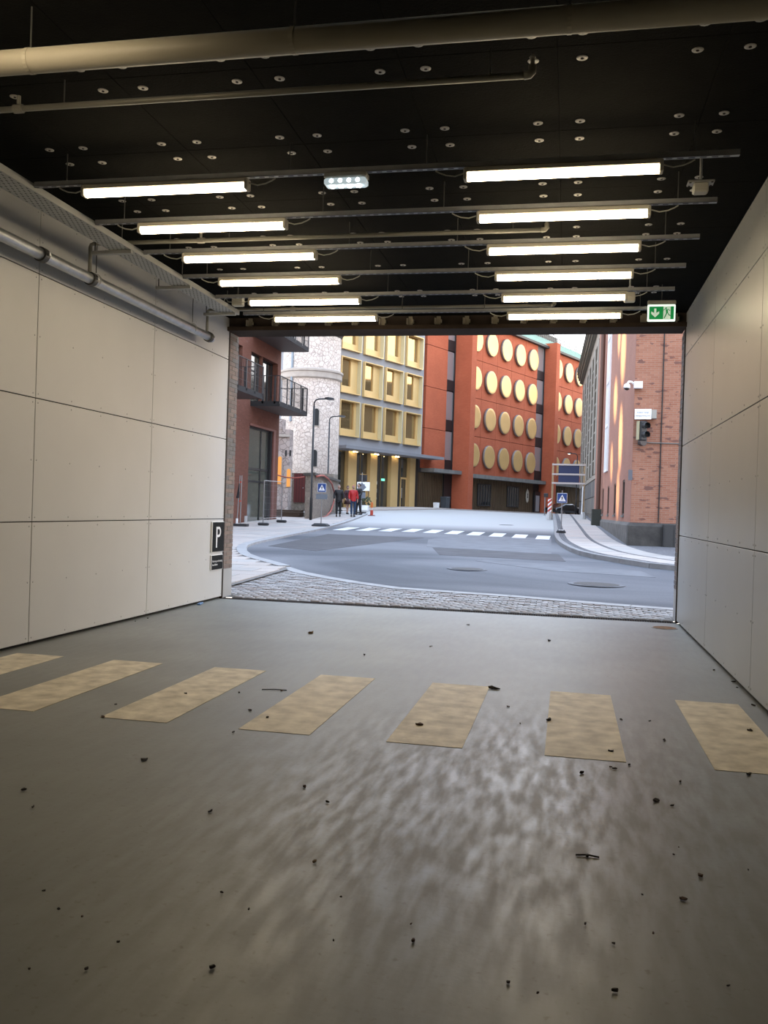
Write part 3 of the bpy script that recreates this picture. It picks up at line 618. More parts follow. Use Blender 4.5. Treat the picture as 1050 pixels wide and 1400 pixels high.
# ---- left apartment block
BRL = brick_mat('red_brown_brick', (.21, .085, .058), (.26, .11, .075), (.18, .09, .065), dark=.985, bump=.2)
ab = thing('apartment_building', 'red brown brick apartment block with black balconies at left', 'building', (-13.5, 0, 0), math.pi/2)
holes = [(34.38, 35.31, 6.0, 8.05), (36.38, 37.80, 5.9, 8.03), (37.83, 39.95, 5.85, 8.05), (36.42, 39.90, .3, 4.92), (34.38, 35.31, 9.1, 11.1), (36.4, 39.9, 8.9, 11.1)]
w_ = MB(); wall_holes(w_, 18, 40.4, -.3, 13, holes, 0, .45); w_.box((18, .45, -.3), (40.4, 9, 13)).build('wall', BRL, ab)
def window(parent, u0, u1, z0, z1, yy, glass=GLASS, fr=FRAME, mull=(), trans=(), fw_=.06, name='window', s=1):
    f = MB(); a, b_ = sorted((yy-.04*s, yy+.04*s))
    f.box((u0, a, z0), (u0+fw_, b_, z1)).box((u1-fw_, a, z0), (u1, b_, z1)).box((u0+fw_, a, z0), (u1-fw_, b_, z0+fw_)).box((u0+fw_, a, z1-fw_), (u1-fw_, b_, z1))
    for m_ in mull: f.box((m_-fw_/2, a, z0+fw_), (m_+fw_/2, b_, z1-fw_))
    for z in trans: f.box((u0+fw_, a, z-fw_/2), (u1-fw_, b_, z+fw_/2))
    w = f.build(name, fr, parent); us = [u0+fw_/2]+list(mull)+[u1-fw_/2]; zs = [z0+fw_/2]+list(trans)+[z1-fw_/2]
    for i in range(len(us)-1):
        for j in range(len(zs)-1): MB().box((us[i], yy-.008, zs[j]), (us[i+1], yy+.008, zs[j+1])).build('pane', glass, w)
    return w
window(ab, 34.38, 35.31, 6.0, 8.05, .2); window(ab, 36.38, 37.8, 5.9, 8.03, .2, GLASSG, trans=(7.3,)); window(ab, 37.83, 39.95, 5.85, 8.05, .3, GLASS, mull=(38.6, 39.3)); window(ab, 34.38, 35.31, 9.1, 11.1, .2); window(ab, 36.4, 39.9, 8.9, 11.1, .3, mull=(38.1,))
window(ab, 36.42, 39.40, .3, 4.86, .18, GLASSG, mull=(38.35,), trans=(2.47, 3.02), fw_=.09, name='shop_window')
MB().box((39.40, .05, .3), (39.62, .4, 4.86)).build('dark_reveal', FRAME, ab)
RB = mat('red_metal_trim', (.26, .10, .075), .6)
MB().box((39.62, -.02, .3), (39.90, .4, 4.92)).box((36.42, -.03, 4.86), (39.9, .1, 4.95)).build('door_surround', RB, ab)
MB().box((36.10, -.03, .2), (36.42, .02, .95)).build('plinth_block', CONC, ab)
def balcony(u0, u1, zb, label):
    d = 1.3; t = MB().box((u0, -d, zb), (u1, 0, zb+.05)).build('balcony', mat('balcony_soffit', (.13, .09, .075), .6), ab); t['label'] = label
    MB().box((u0, -d, zb+.05), (u1, 0, zb+.16)).box((u0-.02, -d-.02, zb-.01), (u1+.02, -d, zb+.2)).box((u0-.02, -d, zb-.01), (u0, 0, zb+.2)).box((u1, -d, zb-.01), (u1+.02, 0, zb+.2)).build('slab_edge', mat('matt_black_steel', (.018, .016, .016), .85), t)
    zt = zb+1.3; r = MB(); r.box((u0-.02, -d-.02, zt-.02), (u1+.02, -d+.02, zt+.01)); 
    for u in (u0, u1): r.box((u-.02, -d, zt-.02), (u+.02, 0, zt+.01))
    n = max(2, round((u1-u0)/.98))
    for k in range(n+1): u = u0+(u1-u0)*k/n; r.box((u-.05, -d-.02, zb+.1), (u+.05, -d+.01, zt))
    for k in range(1, 3):
        for u in (u0, u1): r.box((u-.02, -d*k/2.4-.04, zb+.1), (u+.02, -d*k/2.4+.04, zt))
    r.build('railing', BLACK, t)
    wm = MB(); u = u0
    while u < u1: wm.box((u, -d-.004, zb+.2), (u+.012, -d+.008, zt)); u += .11
    for z in (zb+.45, zb+.8): wm.box((u0, -d-.004, z), (u1, -d+.008, z+.012))
    tag(wm.build('railing_wires', FRAME, t), kind='stuff')
balcony(29.6, 34.25, 5.72, 'black balcony nearest the gateway'); balcony(36.45, 40.5, 5.70, 'black balcony over the shop window'); balcony(36.45, 40.45, 8.72, 'upper black balcony under the header'); 
# ---- stone tower, annex, garden wall
RUB = rubble_mat('pale_rubble_stone', (.76, .62, .52), (.90, .76, .65), (.52, .42, .36), 4.0); RUB2 = rubble_mat('pinkish_rubble_stone', (.50, .40, .36), (.64, .54, .49), (.33, .27, .24), 3.5); RUB3 = rubble_mat('brown_rubble_stone', (.34, .28, .225), (.44, .37, .30), (.24, .20, .165), 5.5)
BAND = mat('sandstone_band', (.60, .52, .45), .85, var=.1, vscale=2)
TX, TY, TR = -17.25, 58.2, 1.98
tw = thing('stone_tower', 'round pale rubble stone tower with a projecting band', 'tower', (TX, TY, 0))
MB().lathe([(TR+.06, .5), (TR, 3.5), (TR-.04, 13.0)], n=40).build('shaft', RUB, tw, True)
MB().lathe([(TR-.02, 9.85), (TR+.09, 9.95), (TR+.09, 10.3), (TR+.16, 10.34), (TR+.16, 10.46), (TR-.02, 10.55)], n=40).build('stone_band', BAND, tw)
MB().lathe([(TR-.05, 12.75), (TR+.22, 13.2), (TR+.25, 13.35), (.05, 17.5)], n=40).build('conical_roof', mat('dark_slate', (.06, .05, .045), .7), tw)
ca = math.atan2(0-TY, 0-TX)
def slit(da, z0, z1, w, col=None):
    a = ca+da; d = Vector((math.cos(a), math.sin(a), 0)); s_ = Vector((-d.y, d.x, 0)); r = TR+.0
    poly = [(-w/2, z0), (w/2, z0)]+[(w/2*math.cos(i*math.pi/6), z1-w/2+w/2*math.sin(i*math.pi/6)) for i in range(7)]
    big = [(x*1.35, z0-.05 if z == z0 else z+.06) for x, z in poly]
    s = MB().prism(big, d*(r-.12), s_, (0, 0, 1), .145).build('slit_window', BAND, tw, fixn=True)
    MB().prism(poly, d*(r-.02), s_, (0, 0, 1), .06).build('pane', DARK, s, fixn=True)
slit(.19, 6.75, 7.85, .34); slit(.17, 4.05, 5.15, .34)
MB().cyl((TR*math.cos(ca-.72), TR*math.sin(ca-.72), 7), (TR*math.cos(ca-.72), TR*math.sin(ca-.72), 12.6), .09, 8).build('downpipe', mat('blue_grey_zinc', (.35, .41, .47), .5, .4), tw)
ax_ = thing('stone_annex', 'low pinkish stone annex with lit arched windows beside tower', 'building', (0, 0, 0))
MB().box((-21, 50, .5), (-16.05, 50.7, 5.9)).box((-21, 49.96, 5.9), (-17.6, 50.6, 6.5)).box((-17.2, 49.96, 5.9), (-16.5, 50.6, 6.5)).build('wall', RUB2, ax_)
MB().box((-21, 49.9, 5.45), (-16.0, 49.99, 5.6)).build('string_course', BAND, ax_)
MB().box((-20, 52.5, .5), (-14.0, 53.6, 3.45)).build('link_wall', RUB3, ax_)
OW = mat('lit_orange_window', (.7, .30, .06), .5, emit=.38, ecol=(1, .40, .08))
def arch(parent, xc, y, z0, z1, w, m_, sill=True):
    poly = [(-w/2, z0), (w/2, z0)]+[(w/2*math.cos(i*math.pi/6), z1-w/2+w/2*math.sin(i*math.pi/6)) for i in range(7)]
    big = [(x*1.4, z if z == z0 else z+.09) for x, z in poly]
    s = MB().prism(big, (xc, y+.02, 0), (1, 0, 0), (0, 0, 1), .07).build('arched_window', BAND, parent, fixn=True)
    MB().prism(poly, (xc, y-.03, 0), (1, 0, 0), (0, 0, 1), .04).build('pane', m_, s, fixn=True)
for (xa, ya, yb) in ((395.2, 641, 665.5), (383.2, 624, 662)):
    a, b_ = on_y(xa, ya, 50), on_y(xa, yb, 50); arch(ax_, a.x, 50, b_.z, a.z, .22, OW)
for xa in (391, 397): a = on_y(xa, 619, 50); MB().box((a.x-.05, 49.97, a.z-.2), (a.x+.05, 50, a.z+.15)).build('slot', DARK, ax_)
a, b_ = on_y(402.8, 647, 52.5), on_y(416.5, 687, 52.5)
dd = MB().box((a.x, 52.42, b_.z), (b_.x, 52.5, a.z)).build('door', mat('dark_red_door', (.16, .025, .022), .6), ax_)
for k in range(1, 4): x = a.x+(b_.x-a.x)*k/4; MB().box((x-.008, 52.412, b_.z), (x+.008, 52.42, a.z)).build('board_joint', DARK, dd)
MB().lathe([(.03, 0), (.03, .03)], (b_.x-.1, 52.42, (a.z+b_.z)/2), 8, (0, -1, 0)).build('door_handle', ZINC, dd)
MB().box((-16.9, 44.2, .4), (-13.1, 52.4, 1.12)).build('terrace', mat('terrace_stone', (.38, .35, .32), .85, var=.1), ax_)
gw = thing('garden_wall', 'brown rubble stone wall with dark coping by the left pavement', 'wall', (0, 0, 0))
fp = [(-12.07, 41.6), (-13.6, 52.3), (-14.2, 52.3), (-12.62, 42.1)]; zt = on_y(430, 650, 42).z
MB().loft([[(x, y, .3) for x, y in fp[::-1]], [(x, y, zt) for x, y in fp[::-1]]]).build('masonry', RUB3, gw, fixn=True)
fo = [(-11.97, 41.5), (-13.5, 52.4), (-14.3, 52.4), (-12.72, 42.0)]
MB().loft([[(x, y, zt) for x, y in fo[::-1]], [(x, y, zt+.12) for x, y in fo[::-1]]]).build('coping', mat('dark_coping', (.12, .105, .09), .85, var=.2), gw, fixn=True)
st = thing('wooden_steps', 'brown timber step boards between brick block and stone wall', 'steps', (0, 0, 0)); WOOD = mat('brown_timber', (.13, .085, .055), .75, var=.25, vscale=4, stretch=(1, 8, 8))
for k in range(4):
    z = G(-13.6, 43.3)+.105*k; MB().box((-14.9, 43.35+.10*k, z), (-13.3, 44.15, z+.098)).build('board', WOOD, st)
# red hose hung on the garden wall
nrm = Vector((.99, .145, 0)).normalized()
def on_pl(x, y, P, n): d = ray(x, y); o = Vector((0, 0, EYE)); return o+d*((Vector(P)-o).dot(n)/d.dot(n))
pts = [on_pl(x, y, (-11.93, 41.6, 0), nrm) for x, y in [(433, 651.5), (438, 650.2), (442.6, 650.3), (448.5, 654.6), (453.7, 661.4), (457, 672.6), (456.5, 686), (452, 699), (446, 706), (441, 708)]]
HOSE = mat('red_hose', (.55, .12, .08), .5, var=.2, vscale=5)
tag(MB().tube([(a, b, c) for a, b, c in pts], .05, 8).build('hose', HOSE, None, True), 'red hose bent in a wide arc against the stone wall', 'hose')
pts = [on_y(x, y, 43.3) for x, y in [(378, 649), (386, 651.5), (394, 653), (403, 653.4), (411, 652.8), (416, 652)]]
tag(MB().tube(pts, .035, 6).build('barrier_rope', HOSE, None, True), 'pale red rope strung between brick block and stone wall', 'rope')
# ---- gold windowed office and red disc building share one street line
FA = math.atan2(math.cos(.398), math.sin(.398)); FB = (-11.856, 70.462, 0)
FC = mat('facade_concrete', (.40, .40, .42), .85, var=.08, vscale=.6); GOLD = mat('gold_anodised', (1.0, .69, .30), .45, .12, var=.04, vscale=1); GOLDL = mat('pale_gold_reveal', (.86, .78, .50), .4, .1)
GG = mat('gold_tinted_glass', (.56, .40, .20), .05, .75)
gb = thing('office_building', 'grey concrete office with rows of gold framed windows', 'building', FB, FA)
cols_ = [-10.65+2.785*k for k in range(4)]; rows_ = [(6.48, 9.02), (9.52, 12.06), (12.58, 15.1), (15.62, 18.14)]
holes = [(u, u+2.37, a, b) for u in cols_ for a, b in rows_]
w_ = wall_holes(MB(), -11.15, .52, 5.72, 19, holes, 0, .4); w_.box((-11.15, .4, 5.72), (.52, 12, 19)).build('wall', FC, gb)
for ri, (a, b) in enumerate(rows_):
    for u in cols_:
        f = MB(); y0, y1 = -.22, .34
        f.box((u, y0, a), (u+.07, y1, b)).box((u+.07, y0, b-.06), (u+2.30, y1, b)).box((u+.07, y0, a), (u+2.30, y1, a+.06))
        fr = f.build('window_frame', GOLD, gb); MB().box((u+2.30, y0, a), (u+2.37, y1, b)).build('side_reveal', GOLDL, fr)
        p0, p1 = (u+.20, u+1.52) if ri == 1 else ((u+.52, u+2.06) if ri == 0 else (u+.42, u+2.04))
        zb = a+.55; k = MB().box((u+.07, .12, a+.06), (p0, .3, b-.06)).box((p1, .12, a+.06), (u+2.30, .3, b-.06)).box((p0, .12, a+.06), (p1, .3, zb)).build('infill_panel', GOLD, fr)
        MB().box((p0, .22, zb), (p1, .26, b-.06)).build('pane', GG, fr)
MB().box((-11.15, -1.2, 5.52), (.52, .4, 5.74)).box((.52, -1.2, 5.52), (2.1, -.03, 5.74)).build('canopy', mat('canopy_concrete', (.30, .30, .32), .8), gb)
gf = .75; GS = mat('shopfront_glass', (.045, .05, .045), .05, spec=.9, ior=1.7)
for a, b in ((-11.0, -10.47), (-8.71, -7.68), (-5.95, -5.04), (-3.15, -2.17), (-.45, .35)): MB().box((a, gf-.35, .8), (b, gf+.1, 5.52)).build('pillar', GOLD, gb)
for a, m_, b, door in ((-10.47, -9.6, -8.71, None), (-7.68, -6.81, -5.95, (-6.81, -5.95)), (-5.04, -4.1, -3.15, None), (-2.17, -1.37, -.45, (-1.37, -.45))):
    w = window(gb, a, b, .8, 5.52, gf, GS, mat('bronze_mullion', (.35, .25, .11), .45, .5), mull=(m_,), fw_=.07, name='shopfront')
    if door: MB().box((door[0]+.03, gf-.06, 3.80), (door[1]-.03, gf-.03, 3.95)).box((door[0]+.03, gf-.06, 1.5), (door[0]+.13, gf-.03, 3.8)).box((door[1]-.13, gf-.06, 1.5), (door[1]-.03, gf-.03, 3.8)).build('door_frame', GOLD, w); MB().box((door[0]+.16, gf-.12, 2.3), (door[0]+.20, gf-.06, 3.1)).build('door_handle', ZINC, w)
MB().box((-11.1, gf+.3, .5), (.4, gf+.34, 5.5)).build('dim_interior', mat('dim_lobby', (.05, .05, .045), .8), gb)
DL = mat('downlight_glow', (1, .8, .45), .4, emit=25, ecol=(1, .74, .38))
for u in (-10.75, -8.35, -8.0, -5.65, -5.3, -2.85, -2.5): MB().lathe([(.06, 5.50), (.06, 5.45)], (u, gf-.55, 0), 8).build('downlight', DL, gb)
for u in (-10.05, -4.75):
    MB().lathe([(.02, .0), (.02, .012)], n=10).v
    e_ = MB(); e_.prism([(.19*math.cos(i*math.pi/8), .27*math.sin(i*math.pi/8)*(1.0 if i < 8 else .9)) for i in range(16)], (u, gf-.045, 3.35), (1, 0, 0), (0, 0, 1), .004).build('oval_sticker', WHITE, gb)
    MB().box((u-.2, gf-.05, 2.62), (u+.2, gf-.042, 2.92)).box((u-.22, gf-.05, 2.1), (u+.2, gf-.042, 2.25)).build('glass_lettering_panel', mat('grey_sticker', (.35, .36, .36), .6), gb)
MB().box((-4.02, gf-.05, 3.55), (-3.55, gf-.04, 3.72)).build('green_exit_light', mat('green_lobby_sign', (.1, .6, .4), .5, emit=1.2, ecol=(.2, .9, .6)), gb)
# ---- red brick disc building
BRR = brick_mat('orange_red_brick', (.60, .150, .072), (.66, .175, .085), (.52, .15, .08), bump=.15)
rb = thing('disc_building', 'orange red brick building covered in large golden discs', 'building', FB, FA)
MB().box((.65, .35, -.2), (40, 14, 18.2)).build('core', mat('dark_core', (.06, .05, .05), .8), rb)
def panel_grid(us, zs, y0, y1):
    for a, b in zip(us, us[1:]):
        for c, d in zip(zs, zs[1:]): MB().box((a+.02, y0, c+.02), (b-.02, y1, d-.02)).build('brick_panel', BRR, rb)
ZS = [4.70, 8.07, 11.45, 14.83, 18.2]
panel_grid([.9, 4.22], [4.80, 8.07, 11.45, 14.83, 18.4], 0, .35)
panel_grid([7.39, 10.31, 13.23, 16.15, 19.07, 21.85], ZS, 0, .35); panel_grid([25.07, 27.99, 30.91, 33.83, 36.75], ZS, 0, .35)
MB().box((6.5, .02, 4.7), (7.39, .35, 18.2)).build('brick_panel', BRR, rb); MB().box((24.6, .02, 4.7), (25.07, .35, 18.2)).build('brick_panel', BRR, rb)
DF = mat('golden_disc_face', (1.0, .64, .25), .42, .42, var=.05, vscale=.8); DRm = mat('grey_disc_rim', (.34, .30, .27), .6, .2)
dm = MB().lathe([(1.03, .20), (1.0, .212), (.8, .200), (.5, .19), (.2, .185), (.0, .184)], n=36, cap=False).mesh('golden_disc'); dr_ = MB().lathe([(1.0, -.02), (1.04, .0), (1.04, .205), (1.02, .21)], n=36, cap=False).mesh('disc_rim')
DF_ = DF
for uc in [8.85, 11.77, 14.69, 17.61, 20.53, 26.55, 29.47, 32.39, 35.31]:
    for z in (6.37, 9.76, 13.14, 16.54):
        o = obj('golden_disc', dm, DF, rb, True); o.location = (uc, -.05, z); o.rotation_euler = (math.pi/2, 0, 0); obj('disc_rim', dr_, DRm, o, True)
MB().box((5.71, -1.47, -.2), (6.56, .35, 19.2)).build('pier', BRR, rb); MB().box((23.83, -1.17, -.2), (24.66, .35, 18.75)).build('pier', BRR, rb)
for u0, u1 in ((4.22, 5.71), (21.9, 23.83)):
    MB().box((u0, .1, 4.8), (u0+.12, .3, 18.2)).box((u1-.12, .1, 4.8), (u1, .3, 18.2)).build('slot_frame', FRAME, rb)
    z = 4.8
    while z < 18:
        MB().box((u0+.12, .2, z+.9), (u1-.12, .24, z+3.3)).build('pane', mat('pale_slot_glass', (.35, .37, .38), .08, spec=1, ior=2.2), rb); MB().box((u0+.12, .15, z), (u1-.12, .26, z+.9)).build('spandrel', FRAME, rb); z += 3.38
LEDGE = mat('weathered_ledge', (.24, .23, .21), .85, var=.2, vscale=2)
MB().box((1.1, -.9, 4.50), (5.6, .4, 4.80)).build('ledge', LEDGE, rb); MB().box((6.56, -.45, 4.36), (23.8, .4, 4.70)).build('ledge', LEDGE, rb); MB().box((24.7, -.45, 4.36), (37, .4, 4.7)).build('ledge', LEDGE, rb)
BRZ = mat('bronze_cladding', (.17, .115, .065), .55, .4, var=.2, vscale=2, stretch=(1, 1, .3)); 
for u0, u1 in ((.66, 4.4), (6.56, 22.1), (24.66, 37)):
    g = MB().box((u0, .25, -.2), (u1, .4, 4.45)).build('bronze_wall', BRZ, rb); rr = MB(); u = u0
    while u < u1-.1: rr.box((u, .19, .2), (u+.14, .25, 4.4)); u += .27
    tag(rr.build('wall_ribs', BRZ, g), kind='stuff')
MB().box((4.4, .1, .2), (5.7, .35, 4.5)).build('dark_entrance', FRAME, rb)
for u0, u1 in ((10.4, 12.92), (16.3, 18.8)):
    w = window(rb, u0, u1, 1.92, 3.92, .14, GLASS, FRAME, mull=[u0+(u1-u0)*k/5 for k in range(1, 5)], fw_=.10)
em = MB().prism([(-.22, -.5), (0, -.68), (.22, -.5), (.3, -.2), (.3, .3), (.16, .55), (.0, .72), (-.16, .55), (-.3, .3), (-.3, -.2)], (20.7, .14, 3.1), (1, 0, 0), (0, 0, 1), .05).build('wall_emblem', mat('ivory_emblem', (.6, .55, .45), .6), rb, fixn=True)
eb = MB(); eb.prism([(-.12, .25), (.12, .25), (.05, .05), (.12, -.2), (-.12, -.2), (-.05, .05)], (20.7, .085, 3.1), (1, 0, 0), (0, 0, 1), .02).build('emblem_mark', BLACK, em, fixn=True)
dd = MB().box((22.3, .05, .2), (23.6, .2, 3.6)).build('door', FRAME, rb); MB().box((22.55, .02, 1.6), (23.35, .05, 3.2)).build('door_panel', mat('grey_door_panel', (.42, .44, .46), .5), dd)
# roof: gutter, copper slope, railing, dark penthouse
COP = mat('green_copper', (.50, .66, .54), .6, var=.08, vscale=1)
MB().box((.9, -.35, 18.2), (40, .5, 18.42)).build('gutter', mat('dark_gutter', (.045, .05, .05), .6), rb)
cp = MB(); cp.add([(.9, -.3, 18.42), (40, -.3, 18.42), (40, 3.2, 20.6), (.9, 3.2, 20.6), (.9, 3.3, 18.42), (40, 3.3, 18.42)], [(0, 1, 2, 3), (4, 0, 3), (1, 5, 2), (3, 2, 5, 4), (0, 4, 5, 1)]).build('copper_roof', COP, rb)
sm = MB(); u = 1.2
while u < 40: sm.add([(u, -.3, 18.42), (u+.03, -.3, 18.42), (u+.03, 3.2, 20.6), (u, 3.2, 20.6), (u, -.3, 18.47), (u+.03, -.3, 18.47), (u+.03, 3.2, 20.65), (u, 3.2, 20.65)], [(4,5,6,7),(0,1,5,4),(1,2,6,5),(3,0,4,7)]); u += .6
tag(sm.build('roof_seams', COP, rb), kind='stuff')
rl = MB(); u = 1
while u < 40: rl.box((u, 3.3, 20.55), (u+.05, 3.35, 21.5)); u += .5
for z in (20.9, 21.2, 21.5): rl.box((1, 3.3, z), (40, 3.35, z+.05))
rl.build('roof_railing', BLACK, rb)
MB().box((6, 6.0, 18), (40, 13, 22.6)).build('penthouse', mat('dark_penthouse', (.05, .055, .06), .6), rb)
t = thing('roof_bush', 'small green bush growing on the copper roof edge', 'plant', (0, 0, 0)); Pb = Vector(FB)+Vector((math.sin(.398), math.cos(.398), 0))*22.3+Vector((-math.cos(.398), math.sin(.398), 0))*2.4; Pb.z = 20.1; t.location = Pb
lf = MB()
for k in range(260):
    a = random.uniform(0, 6.28); b = random.uniform(-.3, 1.5); r = random.uniform(.3, .8); c = Vector((r*math.cos(a)*math.cos(b), r*math.sin(a)*math.cos(b), .75+r*.9*math.sin(b))); d1 = Vector((random.gauss(0, 1), random.gauss(0, 1), random.gauss(0, 1))).normalized()*.16; d2 = d1.orthogonal().normalized()*.09
    lf.add([c-d1, c+d2, c+d1, c-d2], [(0, 1, 2, 3)])
tag(lf.build('foliage', mat('bush_leaves', (.17, .22, .10), .7), t), kind='stuff')
for k in range(4): MB().tube([(0, 0, -.1), (.1*(k-1.5), .08*(k % 2), .5), (.25*(k-1.5), .2*(k % 2)-.1, 1.1)], [.05, .04, .015], 6).build('stem', WOOD, t)
# ---- right brick building and grey windowed hall
RA = math.atan2(math.cos(-.0236), math.sin(-.0236))
BRK = brick_mat('weathered_red_brick', (.42, .18, .115), (.52, .245, .16), (.45, .31, .24), dark=.93, bump=.35)
BRS = brick_mat('smooth_pink_brick', (.52, .25, .18), (.57, .28, .205), (.48, .27, .21), dark=None, bump=.2)
kb = thing('corner_building', 'weathered red brick corner building on a dark stone plinth', 'building', (1.97, 29.4, 0), RA)
slits = [(u-.5, u+.5, 1.50, 2.73) for u in (2.9, 6.85, 10.55, 14.2)]; tall = (11.3, 13.2, 3.43, 11.8)
wall_holes(MB(), .02, 16.9, 1.27, 12.4, slits+[tall], -.4, 0).build('side_wall', BRS, kb)
MB().box((0, -9, 1.27), (.42, -.004, 12.4)).build('front_wall', BRK, kb)
MB().box((.42, -9, -.2), (16.9, -.4, 12.4)).build('core', BRS, kb)
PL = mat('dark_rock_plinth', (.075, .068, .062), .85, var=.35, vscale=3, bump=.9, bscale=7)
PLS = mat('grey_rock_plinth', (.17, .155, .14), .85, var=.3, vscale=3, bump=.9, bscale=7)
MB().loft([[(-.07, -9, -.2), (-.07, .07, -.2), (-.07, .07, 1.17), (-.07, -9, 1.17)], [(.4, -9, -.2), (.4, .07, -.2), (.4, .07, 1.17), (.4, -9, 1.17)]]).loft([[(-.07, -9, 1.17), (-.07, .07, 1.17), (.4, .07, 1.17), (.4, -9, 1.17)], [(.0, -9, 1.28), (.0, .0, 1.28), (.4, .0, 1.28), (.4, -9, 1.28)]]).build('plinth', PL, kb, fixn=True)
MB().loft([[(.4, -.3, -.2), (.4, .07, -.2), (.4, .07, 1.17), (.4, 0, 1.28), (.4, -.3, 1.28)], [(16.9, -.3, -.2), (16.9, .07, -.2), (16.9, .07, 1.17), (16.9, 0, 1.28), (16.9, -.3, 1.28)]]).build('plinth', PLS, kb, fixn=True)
for a, b, c, d in slits: w = window(kb, a, b, c, d, -.06, GLASS, mat('brown_frame', (.10, .06, .045), .6), s=1); MB().box((a, -.2, c-.07), (b, .04, c)).build('sill', LEDGE, w)
window(kb, *tall, .03, mat('matt_white_pane', (.93, .93, .93), .6), WHITE, fw_=.08, trans=(5.5, 7.5, 9.5), name='tall_window')  # panes are one plain matt white
MB().tube([(15.3, .16, 1.2), (15.3, .16, 12.3)], .11, 10).build('downpipe', mat('brown_downpipe', (.16, .075, .05), .5), kb)
MB().box((14.9, .0, .6), (15.7, .45, 1.75)).build('downpipe_box', mat('dark_green_box', (.06, .065, .05), .7), kb)
MB().box((16.9, -.4, -.2), (19.75, .10, 12.4)).build('brick_pilaster', BRS, kb)
MB().tube([(-.03, -.86, 1.3), (-.03, -.86, 12.3)], .018, 6).build('vertical_conduit', FRAME, kb); MB().tube([(-.03, -.45, 3.82), (-.03, -1.9, 3.80)], .02, 6).build('horizontal_conduit', LEDGE, kb)
hb = MB().box((-.20, -1.62, .40), (.02, -1.0, 1.24)).build('meter_cabinet', mat('dark_cabinet', (.05, .048, .048), .6), kb); MB().box((-.215, -1.58, .46), (-.2, -1.33, 1.18)).box((-.215, -1.29, .46), (-.2, -1.04, 1.18)).build('cabinet_door', mat('dark_cabinet', (0, 0, 0)), hb)
MB().box((-.02, -.02, 2.62), (.12, .10, 2.95)).build('wall_light', mat('grey_blue_box', (.16, .16, .19), .5), kb)
hb = thing('grey_hall', 'long grey windowed hall behind the corner building with heavy cornice', 'building', (1.97, 29.4, 0), RA)
HW = mat('grey_stone_wall', (.46, .40, .33), .85, var=.1, vscale=1)
MB().box((19.75, -8, -.2), (45, -.45, 12.9)).build('core', HW, hb)
wall_holes(MB(), 19.75, 45, 3.5, 12.2, [(21.6, 43.5, 3.75, 11.3)], -.45, 0).build('wall', HW, hb)
MB().box((45, -14, -.2), (61, -2.6, 14.0)).build('unseen_wing', HW, hb); MB().box((61, -24, -.2), (84, -8.5, 14.5)).build('unseen_wing', HW, hb); MB().box((19.75, -8, 12.9), (45, -2.6, 16.6)).build('unseen_attic', HW, hb)  # unseen blocks added so the gold panes and discs mirror dark walls
FN = mat('grey_fin', (.46, .42, .36), .7); u = 21.6; GH = mat('grey_brown_glass', (.10, .085, .065), .9, spec=.0)
while u < 43.4:
    MB().box((u, -.4, 3.75), (u+1.0, .05, 11.3)).build('fin', FN, hb); f = MB().box((u+1.0, -.1, 3.75), (u+3.65, -.015, 11.3)).build('glazing', GH, hb)
    bar = MB()
    for z in [3.75+.83*k for k in range(1, 9)]: bar.box((u+1.0, -.05, z), (u+3.65, -.005, z+.07))
    tag(bar.build('glazing_bars', FN, f), kind='stuff'); u += 3.65
CN = mat('brown_copper_cornice', (.16, .145, .105), .6, var=.2, vscale=2)
MB().loft([[(x_, -.4, 11.95), (x_, .12, 12.05), (x_, .38, 12.5), (x_, .42, 13.25), (x_, -.4, 13.45)] for x_ in (19.9, 45.2)]).build('cornice', CN, hb, fixn=True)
rr = MB()
for k in range(5): z = 12.1+.23*k; yv = .2+.09*k if k < 3 else .42; rr.box((19.9, yv-.2, z), (45.2, yv+.06, z+.09))
rr.build('cornice_moulding', CN, hb)
BLK = [mat('base_block_%s' % n_, c, .8, var=.15, vscale=1.5) for n_, c in (('grey', (.20, .19, .175)), ('dark', (.155, .15, .145)), ('buff', (.24, .215, .185)))]
MB().box((19.75, -.45, -.2), (45, -.08, 3.5)).build('base_joint', mat('pale_joint', (.42, .40, .37), .9), hb)
for r_ in range(3):
    u = 19.75-(.8 if r_ % 2 else 0)
    while u < 45:
        a, b = max(u, 19.75), min(u+1.6, 45)
        if b-a > .3: MB().box((a+.03, -.12, .55+r_*.98), (b-.03, -.02, .55+r_*.98+.92)).build('stone_block', random.choice(BLK), hb)
        u += 1.6
